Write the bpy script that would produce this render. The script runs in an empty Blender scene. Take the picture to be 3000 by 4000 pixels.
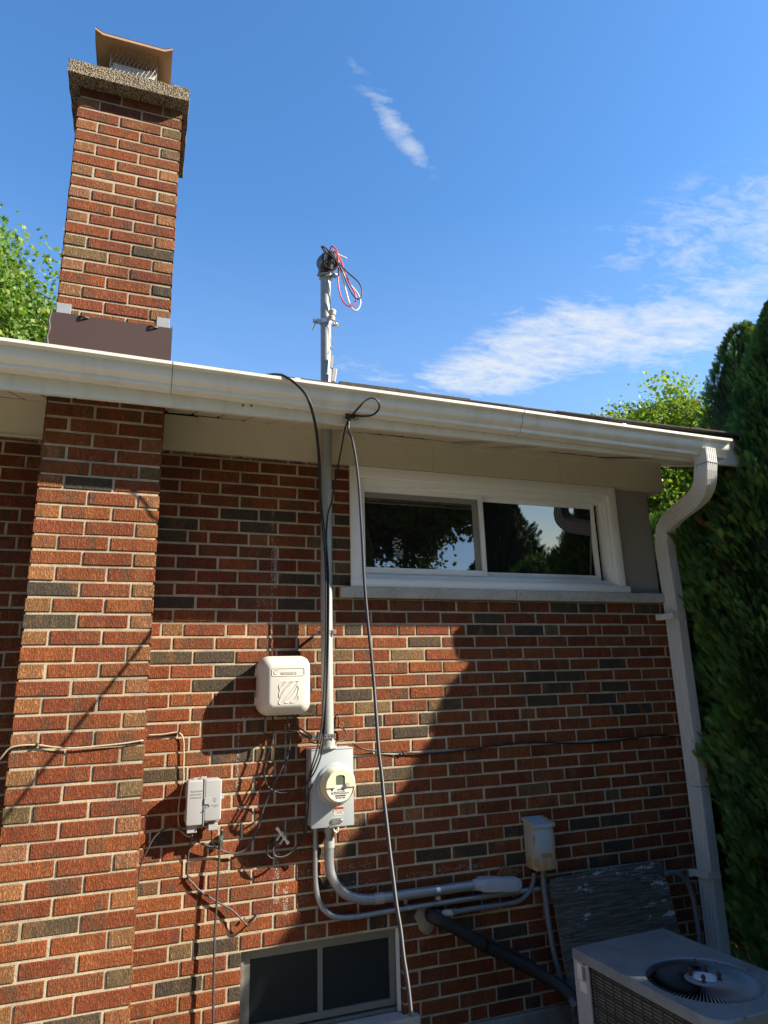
import bpy, bmesh, math, random
import numpy as np
from mathutils import Vector, Matrix

# ------------------------------------------------------------------ camera
SC = bpy.context.scene
YAW, PIT, ROL = 0.34816, 0.25562, -0.02935
CAM = np.array([-1.08065, -3.51581, -0.47594])
FPX = 2624.94
def _rot(yaw, pit, rol):
    cy, sy, cp, sp, cr, sr = math.cos(yaw), math.sin(yaw), math.cos(pit), math.sin(pit), math.cos(rol), math.sin(rol)
    F = np.array([sy*cp, cy*cp, sp]); R0 = np.array([cy, -sy, 0.]); U0 = np.cross(R0, F)
    return cr*R0+sr*U0, -sr*R0+cr*U0, F
CR, CU, CF = _rot(YAW, PIT, ROL)
cd = bpy.data.cameras.new("camera"); cam = bpy.data.objects.new("camera", cd)
SC.collection.objects.link(cam)
cd.sensor_fit = 'HORIZONTAL'; cd.sensor_width = 36.0; cd.lens = 36.0*FPX/3000.0
cd.clip_start = 0.05; cd.clip_end = 3000
M = Matrix.Identity(4)
for i in range(3):
    M[i][0] = CR[i]; M[i][1] = CU[i]; M[i][2] = -CF[i]; M[i][3] = CAM[i]
cam.matrix_world = M
SC.camera = cam

def ray(x, y): return CF+CR*(x-1500)/FPX-CU*(y-2000)/FPX
def W(x, y, Y=0.):
    "measured photo point -> the real point standing at depth plane Y"
    d = ray(x, y); return CAM+d*(Y-CAM[1])/d[1]
def Zp(x, y, z):
    d = ray(x, y); return CAM+d*(z-CAM[2])/d[2]

# ------------------------------------------------------------------ light
SUN = Vector((1.85, -1.0, 1.39)).normalized()
EL = math.asin(SUN.z); AZ = math.atan2(SUN.x, SUN.y)
world = bpy.data.worlds.new("World"); SC.world = world; world.use_nodes = True
wn, wl = world.node_tree.nodes, world.node_tree.links
wn.clear()
sky = wn.new('ShaderNodeTexSky'); sky.sky_type = 'NISHITA'; sky.sun_disc = False
sky.sun_elevation = EL; sky.sun_rotation = AZ
sky.air_density = 1.0; sky.dust_density = 0.35; sky.ozone_density = 3.0; sky.altitude = 200
bg = wn.new('ShaderNodeBackground'); wo = wn.new('ShaderNodeOutputWorld')
bg.inputs['Strength'].default_value = 0.112
SC.view_settings.view_transform = 'Standard'; SC.view_settings.look = 'None'
SC.view_settings.exposure = 1.42; SC.view_settings.gamma = 1.0
sd = bpy.data.lights.new("sun", 'SUN'); sd.energy = 5.0; sd.angle = math.radians(0.5); sd.color = (1.0, 0.88, 0.70)
so = bpy.data.objects.new("sun", sd); SC.collection.objects.link(so)
so.rotation_euler = SUN.to_track_quat('Z', 'Y').to_euler(); so.location = (8, -8, 10)

def wmath(op, a, b=None, c=None, clamp=False):
    n = wn.new('ShaderNodeMath'); n.operation = op; n.use_clamp = clamp
    for i, v in enumerate((a, b, c)):
        if v is None: continue
        if isinstance(v, (int, float)): n.inputs[i].default_value = v
        else: wl.new(v, n.inputs[i])
    return n.outputs[0]
# high cirrus: noise on a flat cloud deck (direction / height), thick only round a few places of the sky
tc = wn.new('ShaderNodeTexCoord'); sp = wn.new('ShaderNodeSeparateXYZ'); wl.new(tc.outputs['Generated'], sp.inputs[0])
zc = wmath('MAXIMUM', sp.outputs[2], 0.03)
cxn = wmath('DIVIDE', sp.outputs[0], zc); cyn = wmath('DIVIDE', sp.outputs[1], zc)
cmb = wn.new('ShaderNodeCombineXYZ'); wl.new(cxn, cmb.inputs[0]); wl.new(cyn, cmb.inputs[1])
def cnoise(rot, sc, scale, detail=8, rough=0.6, dist=0.6):
    mp = wn.new('ShaderNodeMapping'); mp.inputs['Rotation'].default_value = (0, 0, rot); mp.inputs['Scale'].default_value = sc
    wl.new(cmb.outputs[0], mp.inputs[0]); n = wn.new('ShaderNodeTexNoise'); n.inputs['Scale'].default_value = scale
    n.inputs['Detail'].default_value = detail; n.inputs['Roughness'].default_value = rough; n.inputs['Distortion'].default_value = dist
    wl.new(mp.outputs[0], n.inputs['Vector']); return n.outputs['Fac']
def blob(cx, cy, ang, a, b, k):
    "soft elliptical patch on the cloud deck"
    ca, sa = math.cos(ang), math.sin(ang)
    dx = wmath('SUBTRACT', cxn, cx); dy = wmath('SUBTRACT', cyn, cy)
    u = wmath('DIVIDE', wmath('ADD', wmath('MULTIPLY', dx, ca), wmath('MULTIPLY', dy, sa)), a)
    v = wmath('DIVIDE', wmath('SUBTRACT', wmath('MULTIPLY', dy, ca), wmath('MULTIPLY', dx, sa)), b)
    r = wmath('SQRT', wmath('ADD', wmath('MULTIPLY', u, u), wmath('MULTIPLY', v, v)))
    return wmath('MULTIPLY', wmath('SUBTRACT', 1.0, r, clamp=True), k)
n1 = cnoise(0.5, (1.0, 2.0, 1), 3.2, 12, 0.66, 1.7)
n2 = cnoise(-0.3, (1, 1.5, 1), 15.0, 8, 0.65, 0.4)
mask = None
for bl in CLOUDS if 'CLOUDS' in globals() else ((1.04, 1.80, -0.55, .32, .30, 1.7), (1.16, 1.56, -0.9, .40, .34, 1.8), (1.42, 1.40, -0.9, .40, .36, 1.5), (1.45, 1.15, -.8, .45, .22, .9),
            (0.375, 0.932, 0.665, .22, .038, .88), (0.55, 1.86, 0, .22, .12, .55), (0.72, 1.93, 0, .20, .09, .7), (1.35, .90, -.6, .7, .34, .75),
            (2.0, 1.0, -.6, .5, .3, .7), (1.4, -1.2, .4, 1.1, .8, 1.2), (0.3, -2.4, .1, 1.4, 1.0, 1.0)):
    b_ = blob(*bl); mask = b_ if mask is None else wmath('MAXIMUM', mask, b_)
msk = wmath('MULTIPLY', mask, 1.0, clamp=True)
n3 = cnoise(0.9, (1.0, 4.0, 1), 2.2, 10, 0.68, 1.1)
dens = wmath('ADD', wmath('ADD', wmath('MULTIPLY', n1, 0.5), wmath('MULTIPLY', n3, 0.45)), wmath('MULTIPLY', n2, 0.42))
dens = wmath('SUBTRACT', wmath('ADD', dens, wmath('MULTIPLY', msk, 0.36)), 0.80)
dens = wmath('MULTIPLY', wmath('MULTIPLY', dens, 2.9, clamp=True), wmath('MULTIPLY', msk, 2.5, clamp=True))
dens = wmath('MULTIPLY', dens, 0.90)
veil = wmath('MULTIPLY', wmath('MULTIPLY', wmath('SUBTRACT', 0.62, sp.outputs[2], clamp=True), 0.55), wmath('ADD', 0.45, n1))
dens = wmath('MAXIMUM', dens, veil)
mx = wn.new('ShaderNodeMix'); mx.data_type = 'RGBA'
hs = wn.new('ShaderNodeHueSaturation'); hs.inputs['Saturation'].default_value = 1.20; hs.inputs['Value'].default_value = 1.0
wl.new(sky.outputs[0], hs.inputs['Color'])
wl.new(dens, mx.inputs['Factor']); wl.new(hs.outputs[0], mx.inputs[6]); mx.inputs[7].default_value = (2.7, 2.9, 3.15, 1)
wl.new(mx.outputs[2], bg.inputs['Color']); wl.new(bg.outputs[0], wo.inputs[0])

# ------------------------------------------------------------------ helpers
RNG = random.Random(7); NR = np.random.default_rng(11)
C = SC.collection
def empty(name, loc, label=None, cat=None, group=None, kind=None):
    o = bpy.data.objects.new(name, None); C.objects.link(o); o.location = loc; o['wl_'] = list(loc)
    o.empty_display_size = 0.1
    return tag(o, label, cat, group, kind)
def tag(o, label=None, cat=None, group=None, kind=None):
    if label: o['label'] = label
    if cat: o['category'] = cat
    if group: o['group'] = group
    if kind: o['kind'] = kind
    return o
class MB:
    def __init__(s): s.v = []; s.f = []; s.m = []; s.c = []; s.hascol = False; s.ch = []
    def add(s, vs, fs, m=0, col=None):
        s.ch.append((len(s.v), len(s.f))); b = len(s.v); s.v.extend([tuple(float(t) for t in v) for v in vs])
        for f in fs:
            s.f.append(tuple(i+b for i in f)); s.m.append(m); s.c.append(col or (1, 1, 1, 1))
        if col: s.hascol = True
        return s
    def box(s, lo, hi, m=0, col=None, bev=0.0, mtx=None):
        x0, y0, z0 = lo; x1, y1, z1 = hi
        if bev <= 0:
            vs = [(x0,y0,z0),(x1,y0,z0),(x1,y1,z0),(x0,y1,z0),(x0,y0,z1),(x1,y0,z1),(x1,y1,z1),(x0,y1,z1)]
            fs = [(0,3,2,1),(4,5,6,7),(0,1,5,4),(1,2,6,5),(2,3,7,6),(3,0,4,7)]
        else:
            bm = bmesh.new(); bmesh.ops.create_cube(bm, size=1)
            for v in bm.verts:
                v.co = Vector((x0+(v.co.x+.5)*(x1-x0), y0+(v.co.y+.5)*(y1-y0), z0+(v.co.z+.5)*(z1-z0)))
            bmesh.ops.bevel(bm, geom=list(bm.edges), offset=bev, segments=2, affect='EDGES', profile=0.5)
            bm.verts.index_update(); vs = [tuple(v.co) for v in bm.verts]; fs = [tuple(v.index for v in f.verts) for f in bm.faces]; bm.free()
        if mtx is not None: vs = [tuple(mtx @ Vector(v)) for v in vs]
        return s.add(vs, fs, m, col)
    def rbox(s, x0, x1, z0, z1, yb, yf, r, seg=5, er=0.0, m=0, col=None, mtx=None, draft=0.0):
        "rounded-corner plate in XZ, from back yb to front yf (yf<yb), front edge rounded by er"
        def outline(ins):
            pts = []; rr = max(r-ins, 0.0008)
            for cx, cz, a0 in ((x1-r, z1-r, 0), (x0+r, z1-r, 90), (x0+r, z0+r, 180), (x1-r, z0+r, 270)):
                for k in range(seg+1):
                    a = math.radians(a0+90*k/seg); pts.append((cx+rr*math.cos(a), cz+rr*math.sin(a)))
            return pts
        lv = [(yb, 0.0), (yf+er, draft)]
        if er > 0:
            for k in range(1, 5):
                a = math.pi/2*k/4; lv.append((yf+er*(1-math.sin(a)), draft+er*(1-math.cos(a))))
        n = 4*(seg+1); vs = []; fs = []
        for y, ins in lv:
            vs += [(px, y, pz) for px, pz in outline(ins)]
        for l in range(len(lv)-1):
            for k in range(n):
                a, b2 = l*n+k, l*n+(k+1) % n
                fs.append((a, b2, b2+n, a+n))
        fs.append(tuple(reversed(range(n)))); fs.append(tuple(range((len(lv)-1)*n, len(lv)*n)))
        fs = [tuple(reversed(f)) for f in fs]
        if mtx is not None: vs = [tuple(mtx @ Vector(v)) for v in vs]
        return s.add(vs, fs, m, col)
    def tube(s, pts, r, n=8, m=0, col=None, cap=True, smooth=0, scale=(1, 1), radii=None, shape=None, up=None):
        P = [Vector(p) for p in pts]
        if smooth: 
            if radii: radii = list(np.interp(np.linspace(0, len(P)-1, (len(P)-1)*smooth+1), range(len(P)), radii))
            P = catmull(P, smooth)
        N = len(P); T = []
        for i in range(N):
            t = P[min(i+1, N-1)]-P[max(i-1, 0)]; T.append(t.normalized() if t.length > 1e-9 else Vector((0, 0, 1)))
        u = Vector(up) if up else (Vector((0, 0, 1)) if abs(T[0].z) < .9 else Vector((1, 0, 0)))
        u = (u-T[0]*u.dot(T[0])).normalized()
        shp = shape or [(math.cos(2*math.pi*k/n), math.sin(2*math.pi*k/n)) for k in range(n)]
        n = len(shp); vs = []; fs = []
        for i in range(N):
            u = (u-T[i]*u.dot(T[i])).normalized(); w = T[i].cross(u)
            rr = radii[i] if radii else r
            for a, b in shp: vs.append(P[i]+u*(a*rr*scale[0])+w*(b*rr*scale[1]))
        for i in range(N-1):
            for k in range(n):
                a, b = i*n+k, i*n+(k+1) % n; fs.append((a, b, b+n, a+n))
        if cap: fs.append(tuple(reversed(range(n)))); fs.append(tuple(range((N-1)*n, N*n)))
        return s.add(vs, fs, m, col)
    def lathe(s, prof, origin, axis=(0, 0, 1), n=32, m=0, col=None, a0=0, a1=2*math.pi, xdir=None):
        "prof: (radius, height) pairs along axis"
        ax = Vector(axis).normalized(); x = Vector(xdir) if xdir else (Vector((1, 0, 0)) if abs(ax.x) < .9 else Vector((0, 1, 0)))
        x = (x-ax*x.dot(ax)).normalized(); y = ax.cross(x); o = Vector(origin); vs = []; fs = []
        full = abs(a1-a0-2*math.pi) < 1e-6; nn = n if full else n+1
        for r, h in prof:
            for k in range(nn):
                a = a0+(a1-a0)*k/n; vs.append(o+ax*h+(x*math.cos(a)+y*math.sin(a))*max(r, 1e-5))
        for i in range(len(prof)-1):
            for k in range(n):
                a, b = i*nn+k, i*nn+((k+1) % nn); fs.append((a, b, b+nn, a+nn))
        return s.add(vs, fs, m, col)
    def grid_extrude(s, prof, xs, m=0, col=None, zoff=None):
        "profile [(y,z)] swept along x positions; zoff(x)"
        n = len(prof); vs = []; fs = []
        for x in xs:
            for y, z in prof: vs.append((x, y, z+(zoff(x) if zoff else 0)))
        for i in range(len(xs)-1):
            for k in range(n-1): a = i*n+k; fs.append((a, a+1, a+1+n, a+n))
        return s.add(vs, fs, m, col)
    def build_each(s, name, mats, parent=None, smooth=None):
        "every added piece becomes an object of its own"
        for i, (v0, f0) in enumerate(s.ch):
            v1, f1 = s.ch[i+1] if i+1 < len(s.ch) else (len(s.v), len(s.f))
            q = MB(); q.v = s.v[v0:v1]; q.f = [tuple(k-v0 for k in f) for f in s.f[f0:f1]]; q.m = s.m[f0:f1]; q.c = s.c[f0:f1]; q.build(name, mats, parent, smooth)
    def build(s, name, mats, parent=None, smooth=None, **kw):
        me = bpy.data.meshes.new(name)
        off = np.array(parent['wl_']) if parent is not None and 'wl_' in parent else np.zeros(3)
        V = np.array(s.v, float).reshape(-1, 3)-off
        me.from_pydata([tuple(v) for v in V], [], s.f)
        if not isinstance(mats, (list, tuple)): mats = [mats]
        for m in mats: me.materials.append(m)
        me.polygons.foreach_set('material_index', s.m)
        if s.hascol:
            at = me.color_attributes.new(name='Col', type='FLOAT_COLOR', domain='CORNER')
            cnt = np.array([len(f) for f in s.f]); arr = np.repeat(np.array(s.c, dtype=np.float32), cnt, axis=0)
            at.data.foreach_set('color', arr.ravel())
        if smooth is not None:
            me.polygons.foreach_set('use_smooth', [True]*len(me.polygons))
            if smooth < 180: me.set_sharp_from_angle(angle=math.radians(smooth))
        me.update()
        o = bpy.data.objects.new(name, me); C.objects.link(o); o['wl_'] = list(off)
        if parent is not None: o.parent = parent
        return tag(o, **kw)
def catmull(P, k):
    out = []; N = len(P)
    for i in range(N-1):
        p0 = P[i-1] if i else P[0]*2-P[1]; p1 = P[i]; p2 = P[i+1]; p3 = P[i+2] if i+2 < N else P[-1]*2-P[-2]
        # centripetal knots keep the loops from overshooting
        d1 = max((p1-p0).length, 1e-6)**.5; d2 = max((p2-p1).length, 1e-6)**.5; d3 = max((p3-p2).length, 1e-6)**.5
        t0, t1 = 0, d1; t2 = t1+d2; t3 = t2+d3
        for j in range(k):
            t = t1+(t2-t1)*j/k
            A1 = p0*((t1-t)/(t1-t0))+p1*((t-t0)/(t1-t0)); A2 = p1*((t2-t)/(t2-t1))+p2*((t-t1)/(t2-t1)); A3 = p2*((t3-t)/(t3-t2))+p3*((t-t2)/(t3-t2))
            B1 = A1*((t2-t)/(t2-t0))+A2*((t-t0)/(t2-t0)); B2 = A2*((t3-t)/(t3-t1))+A3*((t-t1)/(t3-t1))
            out.append(B1*((t2-t)/(t2-t1))+B2*((t-t1)/(t2-t1)))
    out.append(P[-1]); return out

# ------------------------------------------------------------------ materials
class NT:
    def __init__(s, name):
        s.m = bpy.data.materials.new(name); s.m.use_nodes = True; s.t = s.m.node_tree; s.n = s.t.nodes; s.l = s.t.links
        s.p = s.n['Principled BSDF']; s.tc = None
    def pos(s, which='Object'):
        if which == 'World':
            g = s.n.new('ShaderNodeNewGeometry'); return g.outputs['Position']
        if s.tc is None: s.tc = s.n.new('ShaderNodeTexCoord')
        return s.tc.outputs[which]
    def link(s, v, sock):
        if isinstance(v, (int, float)): sock.default_value = v
        elif isinstance(v, tuple): sock.default_value = v if len(v) == 4 or sock.type == 'VECTOR' else (*v, 1)
        else: s.l.new(v, sock)
    def noise(s, vec, scale, detail=4, rough=0.55, sc=(1, 1, 1), dist=0, out='Fac', rot=(0, 0, 0)):
        mp = s.n.new('ShaderNodeMapping'); mp.inputs['Scale'].default_value = sc; mp.inputs['Rotation'].default_value = rot; s.l.new(vec, mp.inputs[0])
        n = s.n.new('ShaderNodeTexNoise'); n.inputs['Scale'].default_value = scale; n.inputs['Detail'].default_value = detail
        n.inputs['Roughness'].default_value = rough; n.inputs['Distortion'].default_value = dist; s.l.new(mp.outputs[0], n.inputs['Vector'])
        return n.outputs[out]
    def ramp(s, fac, lo, hi, a=0.0, b=1.0):
        n = s.n.new('ShaderNodeMapRange'); n.interpolation_type = 'SMOOTHSTEP'
        s.link(fac, n.inputs[0]); n.inputs[1].default_value = lo; n.inputs[2].default_value = hi; n.inputs[3].default_value = a; n.inputs[4].default_value = b
        return n.outputs[0]
    def mix(s, f, a, b, mode='MIX'):
        n = s.n.new('ShaderNodeMix'); n.data_type = 'RGBA'; n.blend_type = mode
        s.link(f, n.inputs['Factor']); s.link(a, n.inputs[6]); s.link(b, n.inputs[7]); return n.outputs[2]
    def math(s, op, a, b=0.0, clamp=False):
        n = s.n.new('ShaderNodeMath'); n.operation = op; n.use_clamp = clamp; s.link(a, n.inputs[0]); s.link(b, n.inputs[1]); return n.outputs[0]
    def sep(s, vec):
        n = s.n.new('ShaderNodeSeparateXYZ'); s.l.new(vec, n.inputs[0]); return n.outputs
    def bump(s, h, strength, dist, prev=None):
        n = s.n.new('ShaderNodeBump'); n.inputs['Strength'].default_value = strength; n.inputs['Distance'].default_value = dist
        s.l.new(h, n.inputs['Height'])
        if prev is not None: s.l.new(prev, n.inputs['Normal'])
        return n.outputs[0]
    def attr(s, name='Col'):
        n = s.n.new('ShaderNodeAttribute'); n.attribute_name = name; return n.outputs['Color']
    def done(s, color=None, rough=None, metal=None, normal=None, spec=None):
        if color is not None: s.link(color, s.p.inputs['Base Color'])
        if rough is not None: s.link(rough, s.p.inputs['Roughness'])
        if metal is not None: s.link(metal, s.p.inputs['Metallic'])
        if normal is not None: s.l.new(normal, s.p.inputs['Normal'])
        if spec is not None: s.p.inputs['Specular IOR Level'].default_value = spec
        return s.m
def painted(name, col, var=0.12, rough=0.5, metal=0.0, dirt=(0.25, 0.2, 0.12), dirtamt=0.25, scale=6, bump=0.0, streak=(1, 1, 1), spec=0.5):
    t = NT(name); P = t.pos('World')
    a = t.noise(P, scale, 6, .6, sc=streak); b = t.noise(P, scale*9, 4, .6)
    c = t.mix(t.ramp(a, .45, .8, 0, dirtamt), col, tuple(x*y for x, y in zip(col, dirt)) if max(dirt) > 1 else tuple(0.5*x+0.5*y for x, y in zip(col, dirt)))
    c = t.mix(t.ramp(b, .3, .8, 0, var), c, tuple(x*.6 for x in col))
    nrm = t.bump(t.noise(P, scale*30, 3), .3, bump) if bump else None
    return t.done(c, t.math('ADD', t.math('MULTIPLY', b, .15), rough-.07), metal, nrm, spec)

def brick_mat():
    t = NT('brick_face'); P = t.pos('World'); col = t.attr()
    cv0 = t.n.new('ShaderNodeVectorMath'); cv0.operation = 'MULTIPLY_ADD'; t.l.new(col, cv0.inputs[0]); cv0.inputs[1].default_value = (53, 171, 311); t.l.new(P, cv0.inputs[2]); PB0 = cv0.outputs[0]
    vs = t.noise(P, 55, 3, .6, sc=(1, 1, .12)); soot = t.noise(P, 1.7, 6, .62); big = t.noise(P, 9, 4, .6); pit = t.noise(P, 180, 4, .7, sc=(1, 1, .45))
    c = t.mix(t.ramp(vs, .3, .75, 0, .42), col, t.mix(1.0, col, (0.42, 0.40, 0.38), 'MULTIPLY'))
    fl_ = t.noise(PB0, 13, 3, .55, sc=(1, 1, .35)); c = t.mix(t.ramp(fl_, .53, .66, 0, .62), c, (.105, .082, .050)); fl2 = t.noise(PB0, 11, 3, .55, sc=(1, 1, .5), rot=(0, 1, 0)); c = t.mix(t.ramp(fl2, .56, .68, 0, .6), c, (.30, .135, .05))
    c = t.mix(t.ramp(big, .42, .72, 0, .30), c, t.mix(1.0, col, (1.25, 1.15, .9), 'MULTIPLY'))
    c = t.mix(t.ramp(pit, .50, .68, 0, .45), c, t.mix(1.0, col, (0.32, 0.28, 0.25), 'MULTIPLY'))
    x, y, z = t.sep(P)
    c = t.mix(t.math('MAXIMUM', t.ramp(soot, .48, .72, 0, .5), t.ramp(z, 2.30, 2.56, 0, .6)), c, t.mix(1.0, c, (.55, .53, .50), 'MULTIPLY'))
    n = t.noise(P, 60, 4, .7)
    # ragged edge of old trim paint on the top course of the wall, drips of white paint and caulk
    pm = t.ramp(t.math('ADD', z, t.math('MULTIPLY', n, .034)), .7735, .7775)
    pm = t.math('MULTIPLY', pm, t.math('LESS_THAN', z, .80)); pm = t.math('MULTIPLY', pm, t.math('GREATER_THAN', y, -.06))
    drip = pm
    for x0, zt, zb, w, th in ((-.445, .50, -.30, .006, .54), (-.428, .28, .05, .008, .47), (-.60, -.62, -.92, .006, .53), (-.365, -.64, -.88, .007, .50), (-.405, -1.14, -1.45, .013, .53), (-.36, -1.38, -1.5, .012, .52), (-.50, .02, -.05, .03, .60)):
        g = t.math('LESS_THAN', t.math('ABSOLUTE', t.math('SUBTRACT', t.math('ADD', x, t.math('MULTIPLY', n, .012)), x0+.006)), w)
        zz = t.math('MULTIPLY', t.math('LESS_THAN', z, zt), t.math('GREATER_THAN', z, zb))
        g = t.math('MULTIPLY', t.math('MULTIPLY', g, zz), t.math('GREATER_THAN', t.noise(P, 210, 3, .7, sc=(1, 1, .5)), th))
        drip = t.math('MAXIMUM', drip, g)
    for x0, z0, hw, hh in ((-.13, -1.335, .20, .020), (-.02, -1.42, .13, .025), (-.30, -1.445, .06, .02), (.48, -1.40, .22, .016), (-.53, -.60, .10, .012)):
        g = t.math('MULTIPLY', t.math('LESS_THAN', t.math('ABSOLUTE', t.math('SUBTRACT', x, x0)), hw), t.math('LESS_THAN', t.math('ABSOLUTE', t.math('SUBTRACT', t.math('SUBTRACT', z, z0), t.math('MULTIPLY', t.math('SUBTRACT', x, x0), .02))), hh))
        drip = t.math('MAXIMUM', drip, t.math('MULTIPLY', g, t.math('GREATER_THAN', t.noise(P, 95, 4, .75, sc=(.7, 1, 1.6)), .575)))
    c = t.mix(t.math('MULTIPLY', drip, .7), c, (.56, .54, .50))
    # rug-face texture: scored vertical ribs broken into worms
    cv = t.n.new('ShaderNodeVectorMath'); cv.operation = 'MULTIPLY_ADD'; t.l.new(col, cv.inputs[0]); cv.inputs[1].default_value = (37, 91, 173); t.l.new(P, cv.inputs[2]); PB = cv.outputs[0]
    h1 = t.noise(PB, 175, 4, .68, sc=(1, 1, .38), dist=.5); h2 = t.noise(PB, 330, 2, .5, sc=(1, 1, .10))
    h = t.math('ADD', t.math('MULTIPLY', t.ramp(h1, .38, .60), .85), t.math('MULTIPLY', h2, .35))
    nb = t.bump(h, 1.0, .0090)
    c = t.mix(t.ramp(h1, .40, .52, .45, 0), c, t.mix(1.0, c, (.38, .34, .30), 'MULTIPLY'))
    return t.done(c, .86, 0, nb, .3)
def mortar_mat():
    t = NT('mortar'); P = t.pos('World')
    a = t.noise(P, 14, 5, .6); b = t.noise(P, 160, 4, .7)
    c = t.mix(t.ramp(a, .35, .7), (.46, .385, .27), (.33, .285, .21)); c = t.mix(t.ramp(b, .5, .75, 0, .45), c, (.25, .22, .18))
    x, y, z = t.sep(P); so_ = t.noise(P, 1.7, 6, .62); c = t.mix(t.math('MAXIMUM', t.ramp(so_, .46, .70, 0, .55), t.ramp(z, 2.30, 2.56, 0, .6)), c, t.mix(1.0, c, (.5, .49, .46), 'MULTIPLY'))
    return t.done(c, .95, 0, t.bump(b, .8, .003), .2)
def concrete_mat(name, c1, c2, pebble=False, scale=12):
    t = NT(name); P = t.pos('World'); a = t.noise(P, scale, 6, .65); b = t.noise(P, scale*12, 4, .7)
    c = t.mix(t.ramp(a, .35, .7), c1, c2); c = t.mix(t.ramp(b, .45, .75, 0, .5), c, tuple(x*.35 for x in c2))
    if pebble:
        v = t.n.new('ShaderNodeTexVoronoi'); v.inputs['Scale'].default_value = 125; t.l.new(P, v.inputs['Vector'])
        cc = t.sep(v.outputs['Color'])
        c = t.mix(.85, c, t.mix(cc[0], (.15, .12, .08), (.36, .31, .21)))
        c = t.mix(t.ramp(v.outputs['Distance'], .35, .75), c, (.07, .055, .04))
        h = t.math('SUBTRACT', 1.0, v.outputs['Distance']); nb = t.bump(h, 1.0, .0045)
    else: nb = t.bump(b, .6, .003)
    return t.done(c, .92, 0, nb, .25)
def galv_mat(name, base=(.36, .39, .385), rough=.55, metal=.35):
    t = NT(name); P = t.pos('World')
    v = t.n.new('ShaderNodeTexVoronoi'); v.inputs['Scale'].default_value = 90; t.l.new(P, v.inputs['Vector'])
    g = t.sep(v.outputs['Color'])[0]; a = t.noise(P, 25, 5, .65)
    c = t.mix(t.math('MULTIPLY', g, .35), base, tuple(x*.72 for x in base)); c = t.mix(t.ramp(a, .5, .75, 0, .5), c, (.30, .28, .25))
    return t.done(c, t.math('ADD', t.math('MULTIPLY', a, .2), rough-.08), metal)
def cable_mat(name, col, rough=.42, white=0.0):
    t = NT(name); P = t.pos('World'); a = t.noise(P, 40, 4, .6)
    c = t.mix(t.ramp(a, .4, .75, 0, .5), col, tuple(min(1, x*1.5+.005) for x in col))
    return t.done(c, rough, 0, None, .5)
def simple(name, col, rough=.5, metal=0.0, spec=.5, var=.2, scale=30):
    t = NT(name); P = t.pos('World'); a = t.noise(P, scale, 4, .6)
    return t.done(t.mix(t.ramp(a, .35, .75, 0, var), col, tuple(x*.55 for x in col)), rough, metal, None, spec)
def leaf_mat(name, trans=.35, rough=.5):
    t = NT(name); col = t.attr(); P = t.pos('World'); a = t.noise(P, 1.6, 3, .5)
    c = t.mix(t.ramp(a, .35, .7, 0, .35), col, t.mix(1.0, col, (1.35, 1.2, .7), 'MULTIPLY'))
    t.done(c, rough, 0, None, .4)
    tr = t.n.new('ShaderNodeBsdfTranslucent'); t.l.new(t.mix(1.0, c, (1.3, 1.35, .5), 'MULTIPLY'), tr.inputs['Color'])
    ms = t.n.new('ShaderNodeMixShader'); ms.inputs[0].default_value = trans
    out = [n for n in t.n if n.type == 'OUTPUT_MATERIAL'][0]
    t.l.new(t.p.outputs[0], ms.inputs[1]); t.l.new(tr.outputs[0], ms.inputs[2]); t.l.new(ms.outputs[0], out.inputs[0])
    return t.m
def glass_mat(name, ior, rough=0.0, tint=(.010, .011, .012)):  # opaque near-black base stands in for the dark room behind
    t = NT(name); P = t.pos('World')
    t.done(tint, rough, 0, t.bump(t.noise(P, 3.0, 2, .5), .12, .01)); t.p.inputs['IOR'].default_value = ior
    return t.m

M_BR, M_MO = brick_mat(), mortar_mat()
M_SILL = concrete_mat('limestone_sill', (.50, .48, .42), (.40, .38, .34), scale=7)
M_CROWN = concrete_mat('pebbled_concrete', (.34, .30, .22), (.22, .19, .14), pebble=True)
M_FOUND = concrete_mat('old_concrete', (.30, .29, .26), (.20, .19, .17))
M_TRIM = painted('cream_trim_paint', (.60, .56, .43), .10, .55, dirtamt=.15, scale=3)
M_VINYL = painted('white_vinyl', (.82, .82, .80), .04, .35, dirtamt=.06)
M_ALU = painted('white_aluminium', (.68, .675, .62), .08, .38, dirt=(.22, .16, .08), dirtamt=.42, scale=7, streak=(1.6, 1, .25))
M_DSP = painted('downspout_aluminium', (.60, .60, .57), .06, .42, dirt=(.3, .26, .2), dirtamt=.3, scale=5)
M_FASC = painted('fascia_paint', (.68, .68, .61), .08, .42, dirt=(.25, .22, .10), dirtamt=.6, scale=8, streak=(1.4, 1, .3))
M_SOFF = painted('soffit_vinyl', (.62, .56, .45), .08, .5, dirtamt=.2)
M_TAUPE = painted('taupe_panel_paint', (.30, .28, .25), .06, .6, dirtamt=.08)
M_SHING = concrete_mat('asphalt_shingle', (.085, .075, .065), (.05, .045, .04), scale=40)
M_BROWN = painted('brown_flashing', (.068, .042, .034), .10, .38, dirtamt=.06, scale=4)
M_COPPER = painted('weathered_copper_sheet', (.43, .26, .145), .35, .55, .05, dirt=(.20, .10, .05), dirtamt=.7, scale=9, streak=(.35, 2.0, 1))
M_GALV, M_GALVB = galv_mat('galvanised_steel'), galv_mat('dull_conduit_steel', (.30, .33, .36), .45, .6)
M_GREY = painted('light_grey_enamel', (.335, .38, .41), .03, .34, dirtamt=.04, scale=3)
M_UTIL = painted('utility_grey_plastic', (.33, .34, .35), .03, .42, dirtamt=.05, scale=4)
M_WHITEP = painted('off_white_plastic', (.56, .55, .50), .03, .36, dirtamt=.05, scale=3)
M_PVC = painted('grey_pvc', (.13, .15, .17), .05, .4, dirtamt=.08)
M_LB = painted('grey_cast_fitting', (.34, .37, .42), .04, .45, dirtamt=.05)
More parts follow.
